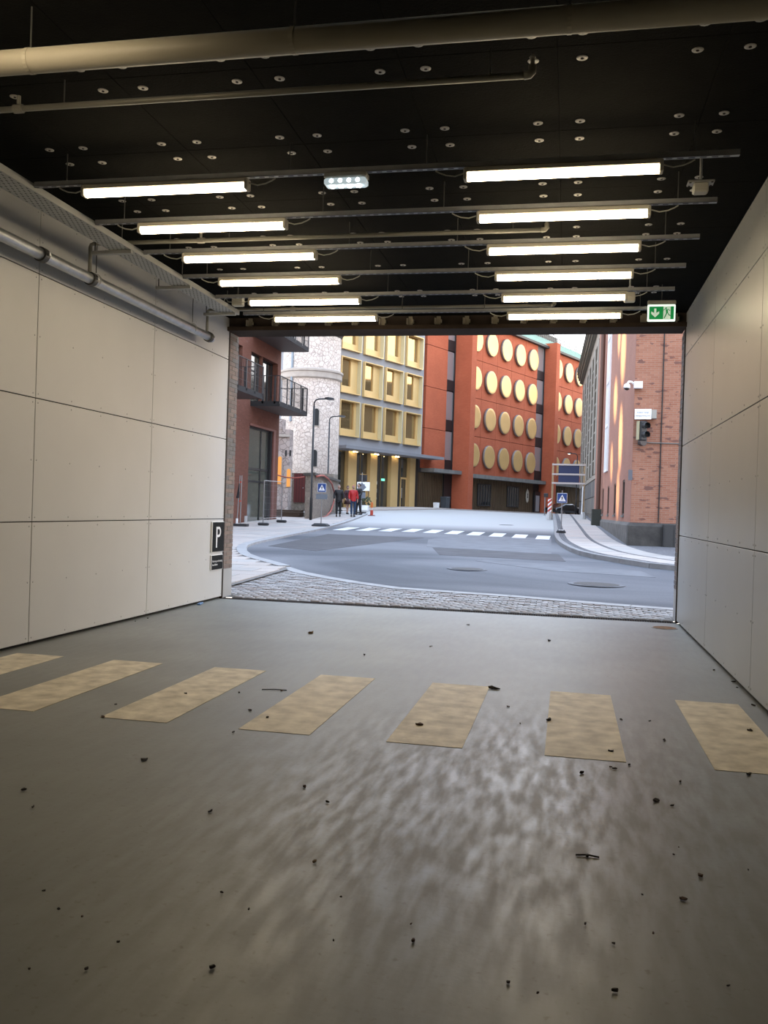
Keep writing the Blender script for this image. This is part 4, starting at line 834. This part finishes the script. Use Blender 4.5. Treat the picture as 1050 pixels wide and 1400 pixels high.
# ================================================================ street furniture
POLE = mat('black_lamp_post', (.03, .03, .032), .45, .3); SILV = mat('silver_tube', (.48, .49, .50), .4, .7)
def street_lamp(label, P, ztop, reach, lit=False, side=1):
    t = thing('street_lamp', label, 'street lamp', P); h = ztop-P[2]
    MB().tube([(0, 0, 0), (0, 0, 1.1), (0, 0, 1.15), (0, 0, h-.35)], [.07, .07, .05, .045], 10).build('pole', POLE, t, True)
    MB().tube([(0, 0, h-.4), (0, 0, h-.2), (side*.08, 0, h-.07), (side*.22, 0, h-.02), (side*reach*.7, 0, h)], .035, 8).build('arm', POLE, t, True)
    hd_ = MB().loft([[(side*(reach*.62), y, h+z) for y, z in ((-.05, -.03), (.05, -.03), (.04, .05), (-.04, .05))], [(side*reach*.8, y, h+z) for y, z in ((-.13, -.05), (.13, -.05), (.1, .07), (-.1, .07))], [(side*reach*1.12, y, h+z) for y, z in ((-.12, -.05), (.12, -.05), (.08, .03), (-.08, .03))]]).build('lamp_head', POLE, t, fixn=True)
    MB().box((min(side*reach*.82, side*reach*1.08), -.09, h-.07), (max(side*reach*.82, side*reach*1.08), .09, h-.05)).build('lamp_glass', mat('lit_lamp_glass', (1, .95, .85), .3, emit=4, ecol=(1, .93, .8)) if lit else mat('clear_lamp_glass', (.75, .78, .80), .2), hd_)
    MB().lathe([(.11, 0), (.11, .03), (.08, .06)], n=12).build('base_collar', POLE, t)
a = gp(424.5, 712.5); street_lamp('nearer black street lamp in front of the stone wall', a, on_y(428, 545, a.y).z, .85)
b = Vector((on_y(447, 690, 54.8).x, 54.8, 1.1)); street_lamp('farther black street lamp behind the stone wall', b, on_y(449, 569, 54.8).z, .9)
b = Vector((on_y(787, 700, 76).x, 76, G(0, 76))); street_lamp('lit street lamp behind the wooden sign frame', b, on_y(787, 620, 76).z, .72, True, -1)
# pedestrian crossing signs
BLUE = mat('sign_blue', (.02, .075, .30), .45)
def ped_sign(label, P, zc, w, ztop, plate, base):
    t = thing('pedestrian_sign', label, 'road sign', P); z = zc-P[2]; s = w
    MB().cyl((0, .03, .05), (0, .03, ztop-P[2]), .02, 8).build('pole', SILV, t)
    MB().cbox((0, 0, z), (s, .012, s), bev=.004).build('sign_plate', WHITE, t)
    MB().box((-s*.47, -.008, z-s*.47), (s*.47, -.006, z+s*.47)).build('blue_face', BLUE, t)
    O = (0, -.0081, z); A, Bz = (1, 0, 0), (0, 0, 1)
    MB().prism([(-.37*s, -.32*s), (.37*s, -.32*s), (0, .34*s)], O, A, Bz, .0015).build('white_triangle', WHITE, t, fixn=True)
    m_ = MB(); O = (0, -.0097, z)
    m_.prism([(.04*s*math.cos(i*.785), .17*s+.04*s*math.sin(i*.785)) for i in range(8)], O, A, Bz, .001)
    for q in ([(-.05, .12), (.05, .12), (.04, -.06), (-.04, -.06)], [(-.04, -.04), (.01, -.05), (-.09, -.27), (-.13, -.25)], [(.0, -.05), (.045, -.04), (.13, -.25), (.09, -.27)], [(.04, .11), (.13, -.02), (.1, -.05), (.03, .06)], [(-.04, .11), (-.12, .0), (-.09, -.03), (-.03, .06)]): m_.prism([(x*s, y*s) for x, y in q], O, A, Bz, .001)
    m_.build('walking_figure', BLACK, t, fixn=True)
    if plate: MB().box((-s*.66, .0, z-s*1.3), (s*.66, .012, z-s*.72)).build('grey_plate', mat('grey_plate_back', (.22, .25, .29), .5), t)
    MB().loft([[(x*base, y*.25, zz) for x, y in ((-1, -1), (1, -1), (1, 1), (-1, 1))] for zz in (0, .05)]+[[(x*base*.7, y*.17, .12) for x, y in ((-1, -1), (1, -1), (1, 1), (-1, 1))]]).build('foot', RUBBER, t, fixn=True)
    return t
P = gp(438.5, 719.5, .06); ped_sign('blue pedestrian crossing sign on the left pavement by stone wall', P, on_y(440, 666.8, P.y).z, .36, on_y(440, 658, P.y).z, True, .32)
P = gp(767, 728.5, .12); t = ped_sign('blue pedestrian crossing sign on the right pavement', P, on_y(767.7, 681, P.y).z, .39, on_y(768, 670.5, P.y).z, False, .18)
MB().box((-.1, -.26, .10), (.1, -.15, .125)).build('white_tag', WHITE, t)
# backs of signs and stand behind the walkers
P = gp(493.5, 702, .05); t = thing('temporary_sign', 'grey back of a road sign with black box above', 'road sign', P)
h = lambda y: on_y(495, y, P.y).z-P.z
MB().cyl((0, .03, 0), (0, .03, h(646)), .022, 8).build('pole', SILV, t)
GB = mat('grey_sign_back', (.25, .28, .33), .5)
z = h(666); MB().prism([(0, -.28), (.28, 0), (0, .28), (-.28, 0)], (0, .01, z), (1, 0, 0), (0, 0, 1), .012).build('diamond_plate', GB, t, fixn=True)
z = h(677); MB().box((-.2, -.005, z-.18), (.24, .008, z+.18)).build('square_plate', GB, t)
MB().box((-.22, .05, h(658)), (.26, .25, h(649))).build('black_box', BLACK, t)
MB().loft([[(x*.28, y*.2, zz) for x, y in ((-1, -1), (1, -1), (1, 1), (-1, 1))] for zz in (0, .09)]).build('foot', RUBBER, t, fixn=True)
P = Vector((on_y(496, 694, 57).x, 57, G(-13, 57))); t = thing('poster_stand', 'white poster board on a planter behind the walkers', 'poster stand', P); h = lambda y: on_y(496, y, 57).z-P.z
MB().box((-.42, -.04, h(671)), (.42, 0, h(659))).build('board', WHITE, t); MB().box((-.32, -.05, h(668)), (.1, -.041, h(662))).build('poster_image', mat('poster_blue', (.35, .45, .6), .6), t)
MB().box((-.36, -.01, h(690)), (-.32, .02, h(671))).box((.32, -.01, h(690)), (.36, .02, h(671))).build('stand_legs', WOOD, t)
MB().cbox((0, .05, h(695)/2+.14), (.75, .42, .36), bev=.03).build('planter', WHITE, t)
lf = MB()
for k in range(90):
    c = Vector((random.uniform(-.3, .55), random.uniform(-.25, .1), h(690)+random.uniform(-.02, .5))); d1 = Vector((random.gauss(0, 1), random.gauss(0, 1), random.gauss(0, 1))).normalized()*.09; d2 = d1.orthogonal().normalized()*.05; lf.add([c-d1, c+d2, c+d1, c-d2], [(0, 1, 2, 3)])
tag(lf.build('foliage', mat('planter_leaves', (.06, .09, .04), .7), t), kind='stuff')
# delineator post
ORED = mat('signal_red', (.75, .09, .05), .5); OWH = mat('reflective_white', (.85, .8, .75), .4)
P = gp(508, 705.2); t = thing('delineator_post', 'red and orange plastic delineator post at the kerb end', 'traffic post', P)
MB().lathe([(.09, .03), (.085, .3), (.075, .33)], n=12).build('lower_tube', ORED, t); MB().lathe([(.076, .33), (.074, .46)], n=12).build('reflective_band', OWH, t); MB().lathe([(.074, .46), (.07, .74), (.04, .79)], n=12).build('upper_tube', mat('signal_orange', (.85, .22, .04), .5), t)
MB().lathe([(.22, 0), (.22, .03), (.12, .05)], n=14).build('foot', mat('red_rubber_foot', (.25, .06, .05), .7), t)
# wooden sign frame
PY = 53.2; TIM = mat('raw_timber', (.50, .34, .19), .7, var=.15, vscale=3); X_ = lambda x, y: on_y(x, y, PY)
gz = G(0, PY)+.12; t = thing('sign_frame', 'tall wooden frame with white rails and a navy panel', 'sign frame', (0, PY, gz))
x0, x1 = X_(754.5, 690).x, X_(797.5, 690).x; zt = X_(775, 633.5).z-gz
for x in (x0, x1): MB().box((x-.055, -.05, .0), (x+.055, .05, zt)).build('post', TIM, t)
for y in (635.4, 648.6, 660.8):
    z = X_(776, y).z-gz; MB().box((x0-.05, -.09, z-.05), (x1+.05, -.05, z+.05)).build('rail', mat('pale_pink_rail', (.72, .62, .58), .6), t)
MB().box((X_(763.5, 648).x, -.04, X_(776, 660).z-gz), (X_(792, 648).x, -.01, X_(776, 636).z-gz)).build('navy_panel', mat('navy_panel', (.012, .028, .11), .45), t)
for x in (x0-.12, x1): MB().lathe([(.20, -.1), (.19, .04), (.13, .36), (.11, .40)], (x, -.02, 0), 8).build('concrete_foot', mat('white_concrete_foot', (.66, .64, .62), .7), t)
MB().tube([(x1-.08, -.1, .3), (x1-.05, -.08, X_(797, 665).z-gz)], .035, 6).build('white_brace', WHITE, t)
za, zb = X_(752, 704.5).z-gz, X_(752, 681).z-gz; xa, xb = X_(749, 690).x, X_(754.2, 690).x
bd = MB().box((xa, -.12, za), (xb, -.10, zb)).build('marker_board', ORED, t)
n_ = 4
for k in range(n_):
    z = za+(zb-za)*(k+.15)/n_; hh = (zb-za)/n_*.42; w = xb-xa; s_ = MB(); lo, hi = za, zb; q = [(xa, z), (xb, min(z+w*.9, hi)), (xb, min(z+w*.9+hh, hi)), (xa, min(z+hh, hi))]
    s_.loft([[(x, -.12, zz) for x, zz in q], [(x, -.126, zz) for x, zz in q]]).build('white_stripe', WHITE, bd, fixn=True)
# small post box sign by the red pier
P = Vector((on_y(744.5, 704, 62).x, 62, G(-1.4, 62))); t = thing('meter_post', 'thin grey post with a small dark box before the red pier', 'post', P); h = lambda y: on_y(745, y, 62).z-P.z
MB().cyl((0, 0, 0), (0, 0, h(675)), .035, 8).build('pole', SILV, t); MB().cbox((.05, 0, h(677)), (.30, .16, .26), bev=.02).build('box', BLACK, t); MB().cbox((.0, 0, .01), (.2, .2, .02)).build('foot_plate', SILV, t)
# litter bins
for x, y, wv, hv, lab, m_ in ((599.5, 697.5, .62, .95, 'dark grey rubbish bin against the bronze wall', mat('bin_grey', (.07, .08, .09), .6)), (590.8, 696.5, .40, .42, 'small white box beside the dark bin', WHITE)):
    P = Vector(FB)+Vector((math.sin(.398), math.cos(.398), 0))*(3.25 if wv > .5 else 1.85)+Vector((math.cos(.398), -math.sin(.398), 0))*.75; P.z = G(P.x, P.y)+.1
    t = thing('litter_bin' if wv > .5 else 'utility_box', lab, 'bin' if wv > .5 else 'box', P, FA)
    MB().loft([[(x_*wv*.45, y_*wv*.4, 0) for x_, y_ in ((-1, -1), (1, -1), (1, 1), (-1, 1))], [(x_*wv*.5, y_*wv*.45, hv*.86) for x_, y_ in ((-1, -1), (1, -1), (1, 1), (-1, 1))]]).build('body', m_, t, fixn=True)
    MB().cbox((0, 0, hv*.93), (wv*1.06, wv*.96, hv*.14), bev=.02).build('lid', m_, t)
# pale plaza strip at the foot of the facades
pz = thing('plaza_strip', 'pale paved strip along the foot of the far facades', 'pavement', FB, FA); tag(pz, kind='structure')
gz_ = lambda u, v: G(FB[0]+math.sin(.398)*u+math.cos(.398)*v, FB[1]+math.cos(.398)*u-math.sin(.398)*v)
sv = MB(); us = [-14+2*i for i in range(28)]
for u in us:
    for v in (-.8, 1.2, 3.2): sv.v.append((u, -v, gz_(u, v)+.09))
    sv.v.append((u, -3.2, gz_(u, 3.2)-.05))
sv.f = [(i*4+j, i*4+j+1, (i+1)*4+j+1, (i+1)*4+j) for i in range(len(us)-1) for j in range(3)]
sv.build('plaza_paving', SWALK, pz, fixn=True)
# barriers on the left
P = gp(328, 719.5, .06); t = thing('barrier_post', 'folded barrier poles with red bands beside the brick wall', 'barrier', P); h = lambda y: on_y(328, y, P.y).z-P.z; w = lambda x: on_y(x, 690, P.y).x-P.x
MB().cyl((w(329), 0, 0), (w(329.5), 0, h(650)), .018, 6).build('pole', SILV, t); MB().cyl((w(324.5), 0, 0), (w(327), 0, h(650)), .018, 6).build('pole', SILV, t)
for y in (659, 685): MB().cbox((w(328.5), 0, h(y)), (.07, .06, .05)).build('red_clip', ORED, t)
MB().loft([[(w(323), -.04, h(681)), (w(326.5), -.04, h(681)), (w(326.5), .04, h(681)), (w(323), .04, h(681))], [(w(326), -.02, h(661)), (w(327), -.02, h(661)), (w(327), .02, h(661)), (w(326), .02, h(661))]]).build('black_bag', BLACK, t, fixn=True)
MB().lathe([(.05, 0), (.05, .3)], (w(324.5), 0, 0), 8).build('white_sleeve', WHITE, t)
MB().loft([[(x*.42-.1, y*.14, zz) for x, y in ((-1, -1), (1, -1), (1, 1), (-1, 1))] for zz in (0, .10)]).build('rubber_foot', RUBBER, t, fixn=True)
A_, B_ = gp(359.5, 718.5, .06), gp(384.5, 714.5, .06); t = thing('fence_panel', 'wire mesh site fence panel in front of the shop window', 'fence', A_, math.atan2(B_.y-A_.y, B_.x-A_.x)); ln = (Vector((B_.x-A_.x, B_.y-A_.y, 0))).length; dzg = B_.z-A_.z
H = on_y(360, 657, A_.y).z-A_.z
MB().tube([(0, 0, 0), (0, 0, H), (ln, 0, H+dzg*.5), (ln, 0, dzg)], .02, 6).build('frame', SILV, t); MB().cyl((0, 0, .28), (ln, 0, .28+dzg*.5), .015, 6).build('lower_tube', SILV, t)
wm = MB(); x = .1
while x < ln: wm.box((x, -.002, .3), (x+.004, .002, H)); x += .12
z = .4
while z < H: wm.box((0, -.002, z), (ln, .002, z+.004)); z += .25
tag(wm.build('mesh_wires', SILV, t), kind='stuff')
for x in (.0, ln): MB().cbox((x+.05, 0, (.06 if not x else .06+dzg)), (.22, .42, .11), bev=.03).build('rubber_foot', RUBBER, t)
# ---- things fixed to the corner building
FY = 29.33
t = thing('security_camera', 'white dome security camera on the corner of the brick building', 'camera', (2.0, FY, 5.63))
MB().box((-.06, -.16, -.10), (.20, .05, .11)).build('mount_box', WHITE, t)
MB().tube([(-.06, -.08, .03), (-.13, -.10, .09), (-.22, -.12, .10), (-.28, -.13, .02)], .035, 8).build('arm', WHITE, t, True)
MB().lathe([(.03, .04), (.09, .0), (.105, -.08), (.10, -.11)], (-.28, -.13, 0), 14).build('dome_housing', WHITE, t, True); MB().lathe([(.085, -.11), (.07, -.15), (.03, -.175), (.0, -.18)], (-.28, -.13, 0), 14).build('dome_lens', mat('dome_black', (.03, .015, .012), .1), t, True)
t = thing('notice_box', 'white notice box with two lines of text above traffic light', 'sign', (2.0, FY-.02, 4.70), math.radians(-6))
MB().box((-.0, -.16, -.16), (.50, -.0, .16)).build('white_face_box', WHITE, t); MB().box((.50, -.10, -.13), (.66, .12, .14)).build('side_bracket', mat('beige_bracket', (.45, .43, .38), .6), t)
TB = mat('sign_text_blue', (.10, .15, .25), .6)
obj('lettering', text_mesh('Indkør langs', .075, (.25, -.162, .05), (1, 0, 0), (0, 0, 1), .001), TB, t); obj('lettering', text_mesh('betalingsparkering privat', .062, (.25, -.162, -.055), (1, 0, 0), (0, 0, 1), .001, sx=.72), TB, t)
t = thing('traffic_light', 'black two lens traffic light hung on the brick corner', 'traffic light', (2.24, FY-.16, 3.74), math.radians(28))
MB().cbox((0, 0, .43), (.24, .20, .62), bev=.03).build('housing', BLACK, t); MB().box((-.15, -.02, .15), (-.125, .12, .74)).build('yellow_edge', mat('pale_yellow_edge', (.65, .58, .35), .5), t)
for z in (.58, .30):
    v = MB(); ro = [(.105*math.cos(a), .105*math.sin(a)) for a in [math.radians(-40+i*26) for i in range(11)]]
    for q in range(10):
        (a0, b0), (a1, b1) = ro[q], ro[q+1]; v.add([(a0, -.1, z+b0), (a1, -.1, z+b1), (a1, -.28, z+b1), (a0, -.28, z+b0)], [(0, 1, 2, 3)])
    v.build('visor', BLACK, t); MB().lathe([(.095, .1), (.07, .115), (.0, .12)], (0, 0, z), 14, (0, -1, 0)).build('lens', mat('dark_signal_lens', (.04, .05, .05), .2), t)
MB().lathe([(.12, -.08), (.12, .08)], (.02, .02, .08), 14, (0, 1, 0)).build('bell_housing', mat('dark_brown_bell', (.07, .05, .045), .5), t); MB().box((-.06, .05, .0), (.06, .16, .1)).build('wall_arm', BLACK, t)
# ---- parked car beyond the sign frame
CY = 88; P = Vector((on_y(772, 704, CY).x, CY, G(0, CY))); t = thing('parked_car', 'low black car parked beyond the wooden sign frame', 'car', P, math.radians(48)); CB = mat('black_car_paint', (.012, .012, .014), .25, spec=.8)
prof = [(-2.05, .25), (-2.1, .5), (-2.0, .68), (-1.5, .74), (-.75, 1.06), (.35, 1.08), (1.0, .76), (1.95, .64), (2.1, .45), (2.05, .22)]
MB().loft([[(x*(1 if abs(y) < .7 else .97), y, .2+(z-.2)*(1 if abs(y) < .7 else .86)) for x, z in prof] for y in (-.85, -.66, .66, .85)]).build('body', CB, t, True, True)
MB().add([(.42, -.62, 1.06), (.42, .62, 1.06), (1.02, .68, .79), (1.02, -.68, .79)], [(0, 1, 2, 3)]).add([(.42, -.62, 1.075), (.42, .62, 1.075), (1.02, .68, .805), (1.02, -.68, .805)], [(0, 3, 2, 1)]).build('windscreen', mat('pale_windscreen', (.45, .5, .5), .08, spec=1), t)
for s in (-1, 1): MB().add([(-.7, s*.80, .96), (.3, s*.80, .98), (.8, s*.845, .74), (-1.2, s*.845, .74)], [(0, 1, 2, 3)]).build('side_window', GLASS, t); MB().cbox((2.02, s*.58, .55), (.1, .3, .1)).build('headlight', mat('headlight', (.6, .62, .64), .2), t)
for x in (-1.35, 1.3):
    for s in (-1, 1): w = MB().lathe([(.30, -.1), (.31, 0), (.30, .1)], (x, s*.78, .31), 18, (0, 1, 0)).build('wheel', RUBBER, t); MB().lathe([(.18, .1), (.17, .115)], (x, s*.78, .31), 12, (0, s, 0)).build('hubcap', SILV, w)
# ================================================================ people
def skin_eval(V, E, R, sub=1):
    me = bpy.data.meshes.new('skin_tmp'); me.from_pydata(V, E, []); o = bpy.data.objects.new('skin_tmp', me); COL.objects.link(o)
    md = o.modifiers.new('s', 'SKIN'); sd = o.modifiers.new('d', 'SUBSURF'); sd.levels = sub; sd.render_levels = sub
    for i, r in enumerate(R): me.skin_vertices[0].data[i].radius = (r, r) if not isinstance(r, tuple) else r; me.skin_vertices[0].data[i].use_root = (i == 0)
    dg = bpy.context.evaluated_depsgraph_get(); dg.update(); out_ = bpy.data.meshes.new_from_object(o.evaluated_get(dg)); bpy.data.objects.remove(o); out_.materials.clear(); return out_
SKIN = mat('skin', (.62, .38, .29), .55)
def person(label, P, rz, H, jacket, legs, shoes, hair, stride=.18, arms=(.05, -.05), bend=(.1, .1), skirt=None, hood=None, beanie=None):
    k = H/1.75
    def S(L_): return [tuple(c*k for c in p) for p in L_]
    # skeleton faces -Y ; s=+1 left side (x>0)
    V = [(0, 0, .96), (0, .005, 1.15), (0, .01, 1.36), (0, -.0, 1.50), (0, -.01, 1.58)]; E = [(0, 1), (1, 2), (2, 3), (3, 4)]; R = [(.13, .10), (.125, .095), (.14, .10), .055, .052]
    hands = []; ank = []
    for s, ar, bd, st_ in ((1, arms[0], bend[0], stride), (-1, arms[1], bend[1], -stride)):
        n = len(V); sh = (s*.17, .01, 1.42); el = (s*.235, ar+.01, 1.16); wr = (s*.235, ar*1.5-bd*1.6, .93+bd*.5)
        V += [sh, el, wr]; E += [(2, n), (n, n+1), (n+1, n+2)]; R += [.065, .045, .03]
        d = (Vector(wr)-Vector(el)).normalized(); pm = Vector(wr)+d*.07; V.append(tuple(pm)); E.append((n+2, n+3)); R.append((.035, .02))
        for fi, (off, ln_) in enumerate(((-.028, .07), (-.009, .085), (.010, .08), (.028, .06))):
            q = len(V); b0 = pm+Vector((0, off, 0))+d*.03; V += [tuple(b0), tuple(b0+d*ln_*.5+Vector((-s*.012, 0, 0))), tuple(b0+d*ln_+Vector((-s*.03, 0, 0)))]; E += [(n+3, q), (q, q+1), (q+1, q+2)]; R += [.009, .008, .007]
        q = len(V); V += [tuple(pm+Vector((-s*.01, -.04, .0))), tuple(pm+Vector((-s*.02, -.055, 0))+d*.045)]; E += [(n+3, q), (q, q+1)]; R += [.011, .008]
        n = len(V); hp = (s*.09, 0, .92); kn_ = (s*.095, -abs(st_)*.35-.02 if st_ < 0 else st_*.3, .50); an = (s*.095, -abs(st_) if st_ < 0 else st_, .085)
        V += [hp, kn_, an]; E += [(0, n), (n, n+1), (n+1, n+2)]; R += [.085, .055, .04]; ank.append(an)
    me = skin_eval(S(V), E, [tuple(c*k for c in r) if isinstance(r, tuple) else r*k for r in R])
    bm = bmesh.new(); bm.from_mesh(me)
    hb_ = MB(); rings = []
    for i in range(13):
        th = math.pi*i/12; z = 1.665+.118*math.cos(th); ring = []
        for j in range(16):
            ph = 2*math.pi*j/16; w = .074*math.sin(th)+1e-4; x = w*math.cos(ph); y = .092*math.sin(th)*math.sin(ph)-.012
            if math.sin(ph) < -.9:
                if i in (6, 7): y -= .016 if i == 7 else .006       # nose
                if i == 9: y -= .006
            if i == 5 and -.95 < math.sin(ph) < -.6: y += .010      # eye sockets
            if i > 8: x *= .9
            ring.append((x*k, y*k, z*k))
        rings.append(ring)
    hb_.loft(rings)
    for s in (-1, 1): hb_.cbox((s*.077*k, .0, 1.66*k), (.018*k, .035*k, .06*k), bev=.006*k)
    tm = hb_.mesh('h'); bm.from_mesh(tm); bm.to_mesh(me); bm.free()
    o = obj('person', me, SKIN, None, True); o.location = P; o.rotation_euler = (0, 0, rz); tag(o, label, 'person', 'people walking on the left pavement')
    ef = MB()
    for s in (-1, 1): ef.cbox((s*.03*k, -.100*k, 1.69*k), (.025*k, .012*k, .012*k))
    ef.cbox((0, -.100*k, 1.60*k), (.045*k, .012*k, .010*k)); tag(ef.build('eyes_and_mouth', mat('dark_features', (.10, .05, .04), .5), o), 'dark eyes and mouth')
    # jacket
    JV = [(0, .005, 1.02), (0, .01, 1.2), (0, .01, 1.38), (0, .005, 1.50), (0, .0, .84)]; JE = [(0, 1), (1, 2), (2, 3), (0, 4)]; JR = [(.185, .14), (.185, .145), (.18, .135), .075, (.19, .145)]
    for s, ar, bd in ((1, arms[0], bend[0]), (-1, arms[1], bend[1])):
        n = len(JV); JV += [(s*.18, .01, 1.42), (s*.25, ar+.01, 1.16), (s*.24, ar*1.5-bd*1.6, .95+bd*.5)]; JE += [(2, n), (n, n+1), (n+1, n+2)]; JR += [.09, .07, .058]
    obj('jacket', skin_eval(S(JV), JE, [tuple(c*k for c in r) if isinstance(r, tuple) else r*k for r in JR]), jacket, o, True)
    if skirt: MB().lathe([(.13*k, 1.0*k), (.20*k, .8*k), (.235*k, .62*k), (.22*k, .62*k)], n=14).build('skirt', skirt, o, True)
    if legs:
        LV = [(0, 0, .96)]; LE = []; LR = [(.15, .12)]
        for s, an, st_ in ((1, ank[0], stride), (-1, ank[1], -stride)):
            n = len(LV); LV += [(s*.09, 0, .86), (s*.095, -abs(st_)*.35-.02 if st_ < 0 else st_*.3, .50), (an[0], an[1], .10)]; LE += [(0, n), (n, n+1), (n+1, n+2)]; LR += [.10, .078, .062]
        obj('trousers', skin_eval(S(LV), LE, [tuple(c*k for c in r) if isinstance(r, tuple) else r*k for r in LR]), legs, o, True)
    for an in ank:
        x, y, z = an
        MB().loft([[((x+a*w)*k, (y+yy_)*k, zz*k) for a, zz in ((-1, .005), (1, .005), (1, hh), (-1, hh))] for yy_, w, hh in ((.08, .035, .09), (.0, .042, .10), (-.10, .045, .06), (-.17, .03, .035))]).build('shoe', shoes, o, True, True)
    hm = MB(); hr = []
    for i in range(7):
        th = math.pi*.62*i/6; hr.append([(.084*math.sin(th)*math.cos(2*math.pi*j/14)*k+1e-5*j, (.102*math.sin(th)*math.sin(2*math.pi*j/14)+(-.004 if i < 4 else .028))*k, (1.672+.124*math.cos(th))*k) for j in range(14)])
    hm.loft(hr).build('hair' if not (beanie or hood) else ('beanie' if beanie else 'hood'), beanie or hood or hair, o, True, True)
    if hood: MB().tube(S([(.10, .03, 1.46), (.06, .09, 1.50), (-.06, .09, 1.50), (-.10, .03, 1.46), (0, -.05, 1.44), (.10, .03, 1.46)]), .045*k, 8).build('collar', jacket, o, True)
    return o
JB = mat('black_jacket', (.014, .014, .017), .6); JR_ = mat('bright_red_jacket', (.62, .02, .022), .55); JD = mat('dark_maroon_coat', (.06, .015, .018), .7)
JN = mat('blue_jeans', (.03, .065, .14), .8); TB_ = mat('black_trousers', (.015, .015, .018), .8); SH = mat('dark_shoes', (.02, .018, .018), .6)
HG = mat('grey_short_hair', (.30, .25, .22), .7); HB = mat('dark_brown_hair', (.03, .02, .016), .6); HO = mat('ginger_hair', (.55, .16, .06), .6)
def at(x, y): p = gp(x, y, .065); return p
fz = lambda P: math.atan2(P.y, P.x)-math.pi/2      # facing the camera
P = at(462.3, 706.3); person('man in black jacket and trousers walking towards the camera, nearest stone wall', P, fz(P), 1.66, JB, TB_, SH, HG, .06, (.03, -.03), (.02, .06))
z_ = MB().box((.055, -.16, 1.15), (.075, -.145, 1.30))
P = at(482.2, 706.6); person('person in bright red jacket and blue jeans', P, fz(P)+.25, 1.66, JR_, JN, SH, HO, .05, (.02, -.02), (.05, .05), hood=HO)
P = at(489.8, 703.8); person('dark haired man in black jacket behind the red jacket', P, fz(P)-1.1, 1.76, JB, TB_, SH, HB, .10, (.02, -.02), (.16, .16))
P = at(474.6, 702.8); person('bare legged walker in dark maroon coat, half hidden behind the red jacket', P, fz(P)+.5, 1.60, JD, None, SH, HB, .16, (.05, -.05), (.05, .05), skirt=JD)
# ================================================================ litter on the floor
LEAFS = [mat('dead_leaf_dark', (.035, .025, .018), .9), mat('dead_leaf_brown', (.11, .06, .035), .9), mat('dead_leaf_tan', (.26, .17, .09), .9)]
def leaf(x, y, size, mi, label=None, cat='leaf', grp='dry leaf scraps on the grey floor'):
    p = on_z(x, y, 0); m_ = MB(); n = 7; a0 = random.uniform(0, 6.28); el = random.uniform(.35, .8); top = []; bot = []
    for i in range(n):
        a = 2*math.pi*i/n; r = size*random.uniform(.65, 1.15); q = Vector((r*math.cos(a), r*math.sin(a)*el, 0)); q.rotate(Matrix.Rotation(a0, 3, 'Z')); top.append((q.x, q.y, random.uniform(.003, .003+size*.5))); bot.append((q.x*.9, q.y*.9, .0003))
    m_.loft([bot, top]); s = size*.9
    o = m_.build('dry_leaf', LEAFS[mi], None, fixn=True); o.location = (p.x, p.y, .004); return tag(o, label or 'tiny dry leaf scrap lying on the grey floor', cat, grp)
big = [(677, 942.5, .055, 0, 'clump of wet dark leaves beside the fifth crosswalk stripe'), (573, 992, .03, 1, 'curled brown leaf on the fifth crosswalk stripe'), (425, 866, .05, 2, 'tan leaf on the floor near the threshold'), (430, 1180, .016, 2, 'round tan leaf in the middle of the floor'),
       (290, 1325, .014, 0, 'dark leaf low on the floor at left'), (841, 1357, .013, 0, 'dark leaf lowest on the floor at right'), (957, 1199, .018, 1, 'crumpled brown leaf at the right of the floor'), (934, 1231, .018, 1, 'crumpled brown leaf just below another at right'), (750, 985.5, .028, 0, 'dark leaf at the left edge of the sixth stripe'),
       (751, 876.5, .035, 0, 'small dark leaf alone between stripes and threshold'), (565, 1288, .012, 1, 'small brown leaf low on the floor near centre'), (803, 1172, .014, 0, 'short dark twig end on the worn floor')]
for x, y, s, m_, lb in big: leaf(x, y, s, m_, lb, grp='larger leaves on the floor')
for (x, y) in [(158, 964), (141, 981), (197, 1040), (416, 1077), (448, 1098), (319, 1002), (385, 945), (327, 948), (342, 972), (365, 982), (254, 949), (498, 896), (590, 884), (640, 855), (588, 885), (695, 967), (711, 990), (849, 985), (888, 987), (908, 1013), (835, 1028), (860, 1047), (795, 1058), (840, 1052), (835, 1050), (976, 917), (1003, 933), (1008, 941), (1030, 965), (1026, 1000), (1023, 1060), (930, 1070), (896, 1096), (919, 1103), (921, 1170), (928, 1160), (1023, 1191), (878, 1225), (839, 1292), (112, 1255), (162, 1290), (340, 1245), (303, 1222), (45, 1105), (33, 1081), (60, 1220), (80, 1245), (118, 1327), (40, 1327), (466, 1228), (456, 1288), (562, 1265), (800, 1265), (893, 1278), (695, 1345), (735, 1360), (995, 1350), (287, 1111), (202, 846), (185, 850), (152, 848)]:
    leaf(x, y, .012+random.uniform(0, .012) if y < 1150 else random.uniform(.005, .009), random.choice((0, 0, 1)))
for x, y, ang, ln_, lb in ((375, 944, .2, .10, 'thin dry twig between the third and fourth stripes'), (803, 1172, .0, .05, 'thin dry twig on the scuffed floor'), (1020, 912, .3, .07, 'thin twig beside the right wall')):
    p = on_z(x, y, 0); c, s = math.cos(ang)*ln_, math.sin(ang)*ln_
    tag(MB().tube([(-c, -s, .005), (0, .01, .007), (c, s, .005)], .004, 5).build('twig', LEAFS[0]), lb, 'twig', 'twigs on the floor').location = (p.x, p.y, 0)
p = on_z(268, 826, 0); m_ = MB().cbox((XL+.05, p.y, .012), (.05, .22, .022), .2, .006).build('plastic_scrap', mat('blue_plastic', (.15, .32, .62), .5)); tag(m_, 'small blue plastic scrap at the foot of left wall', 'scrap')
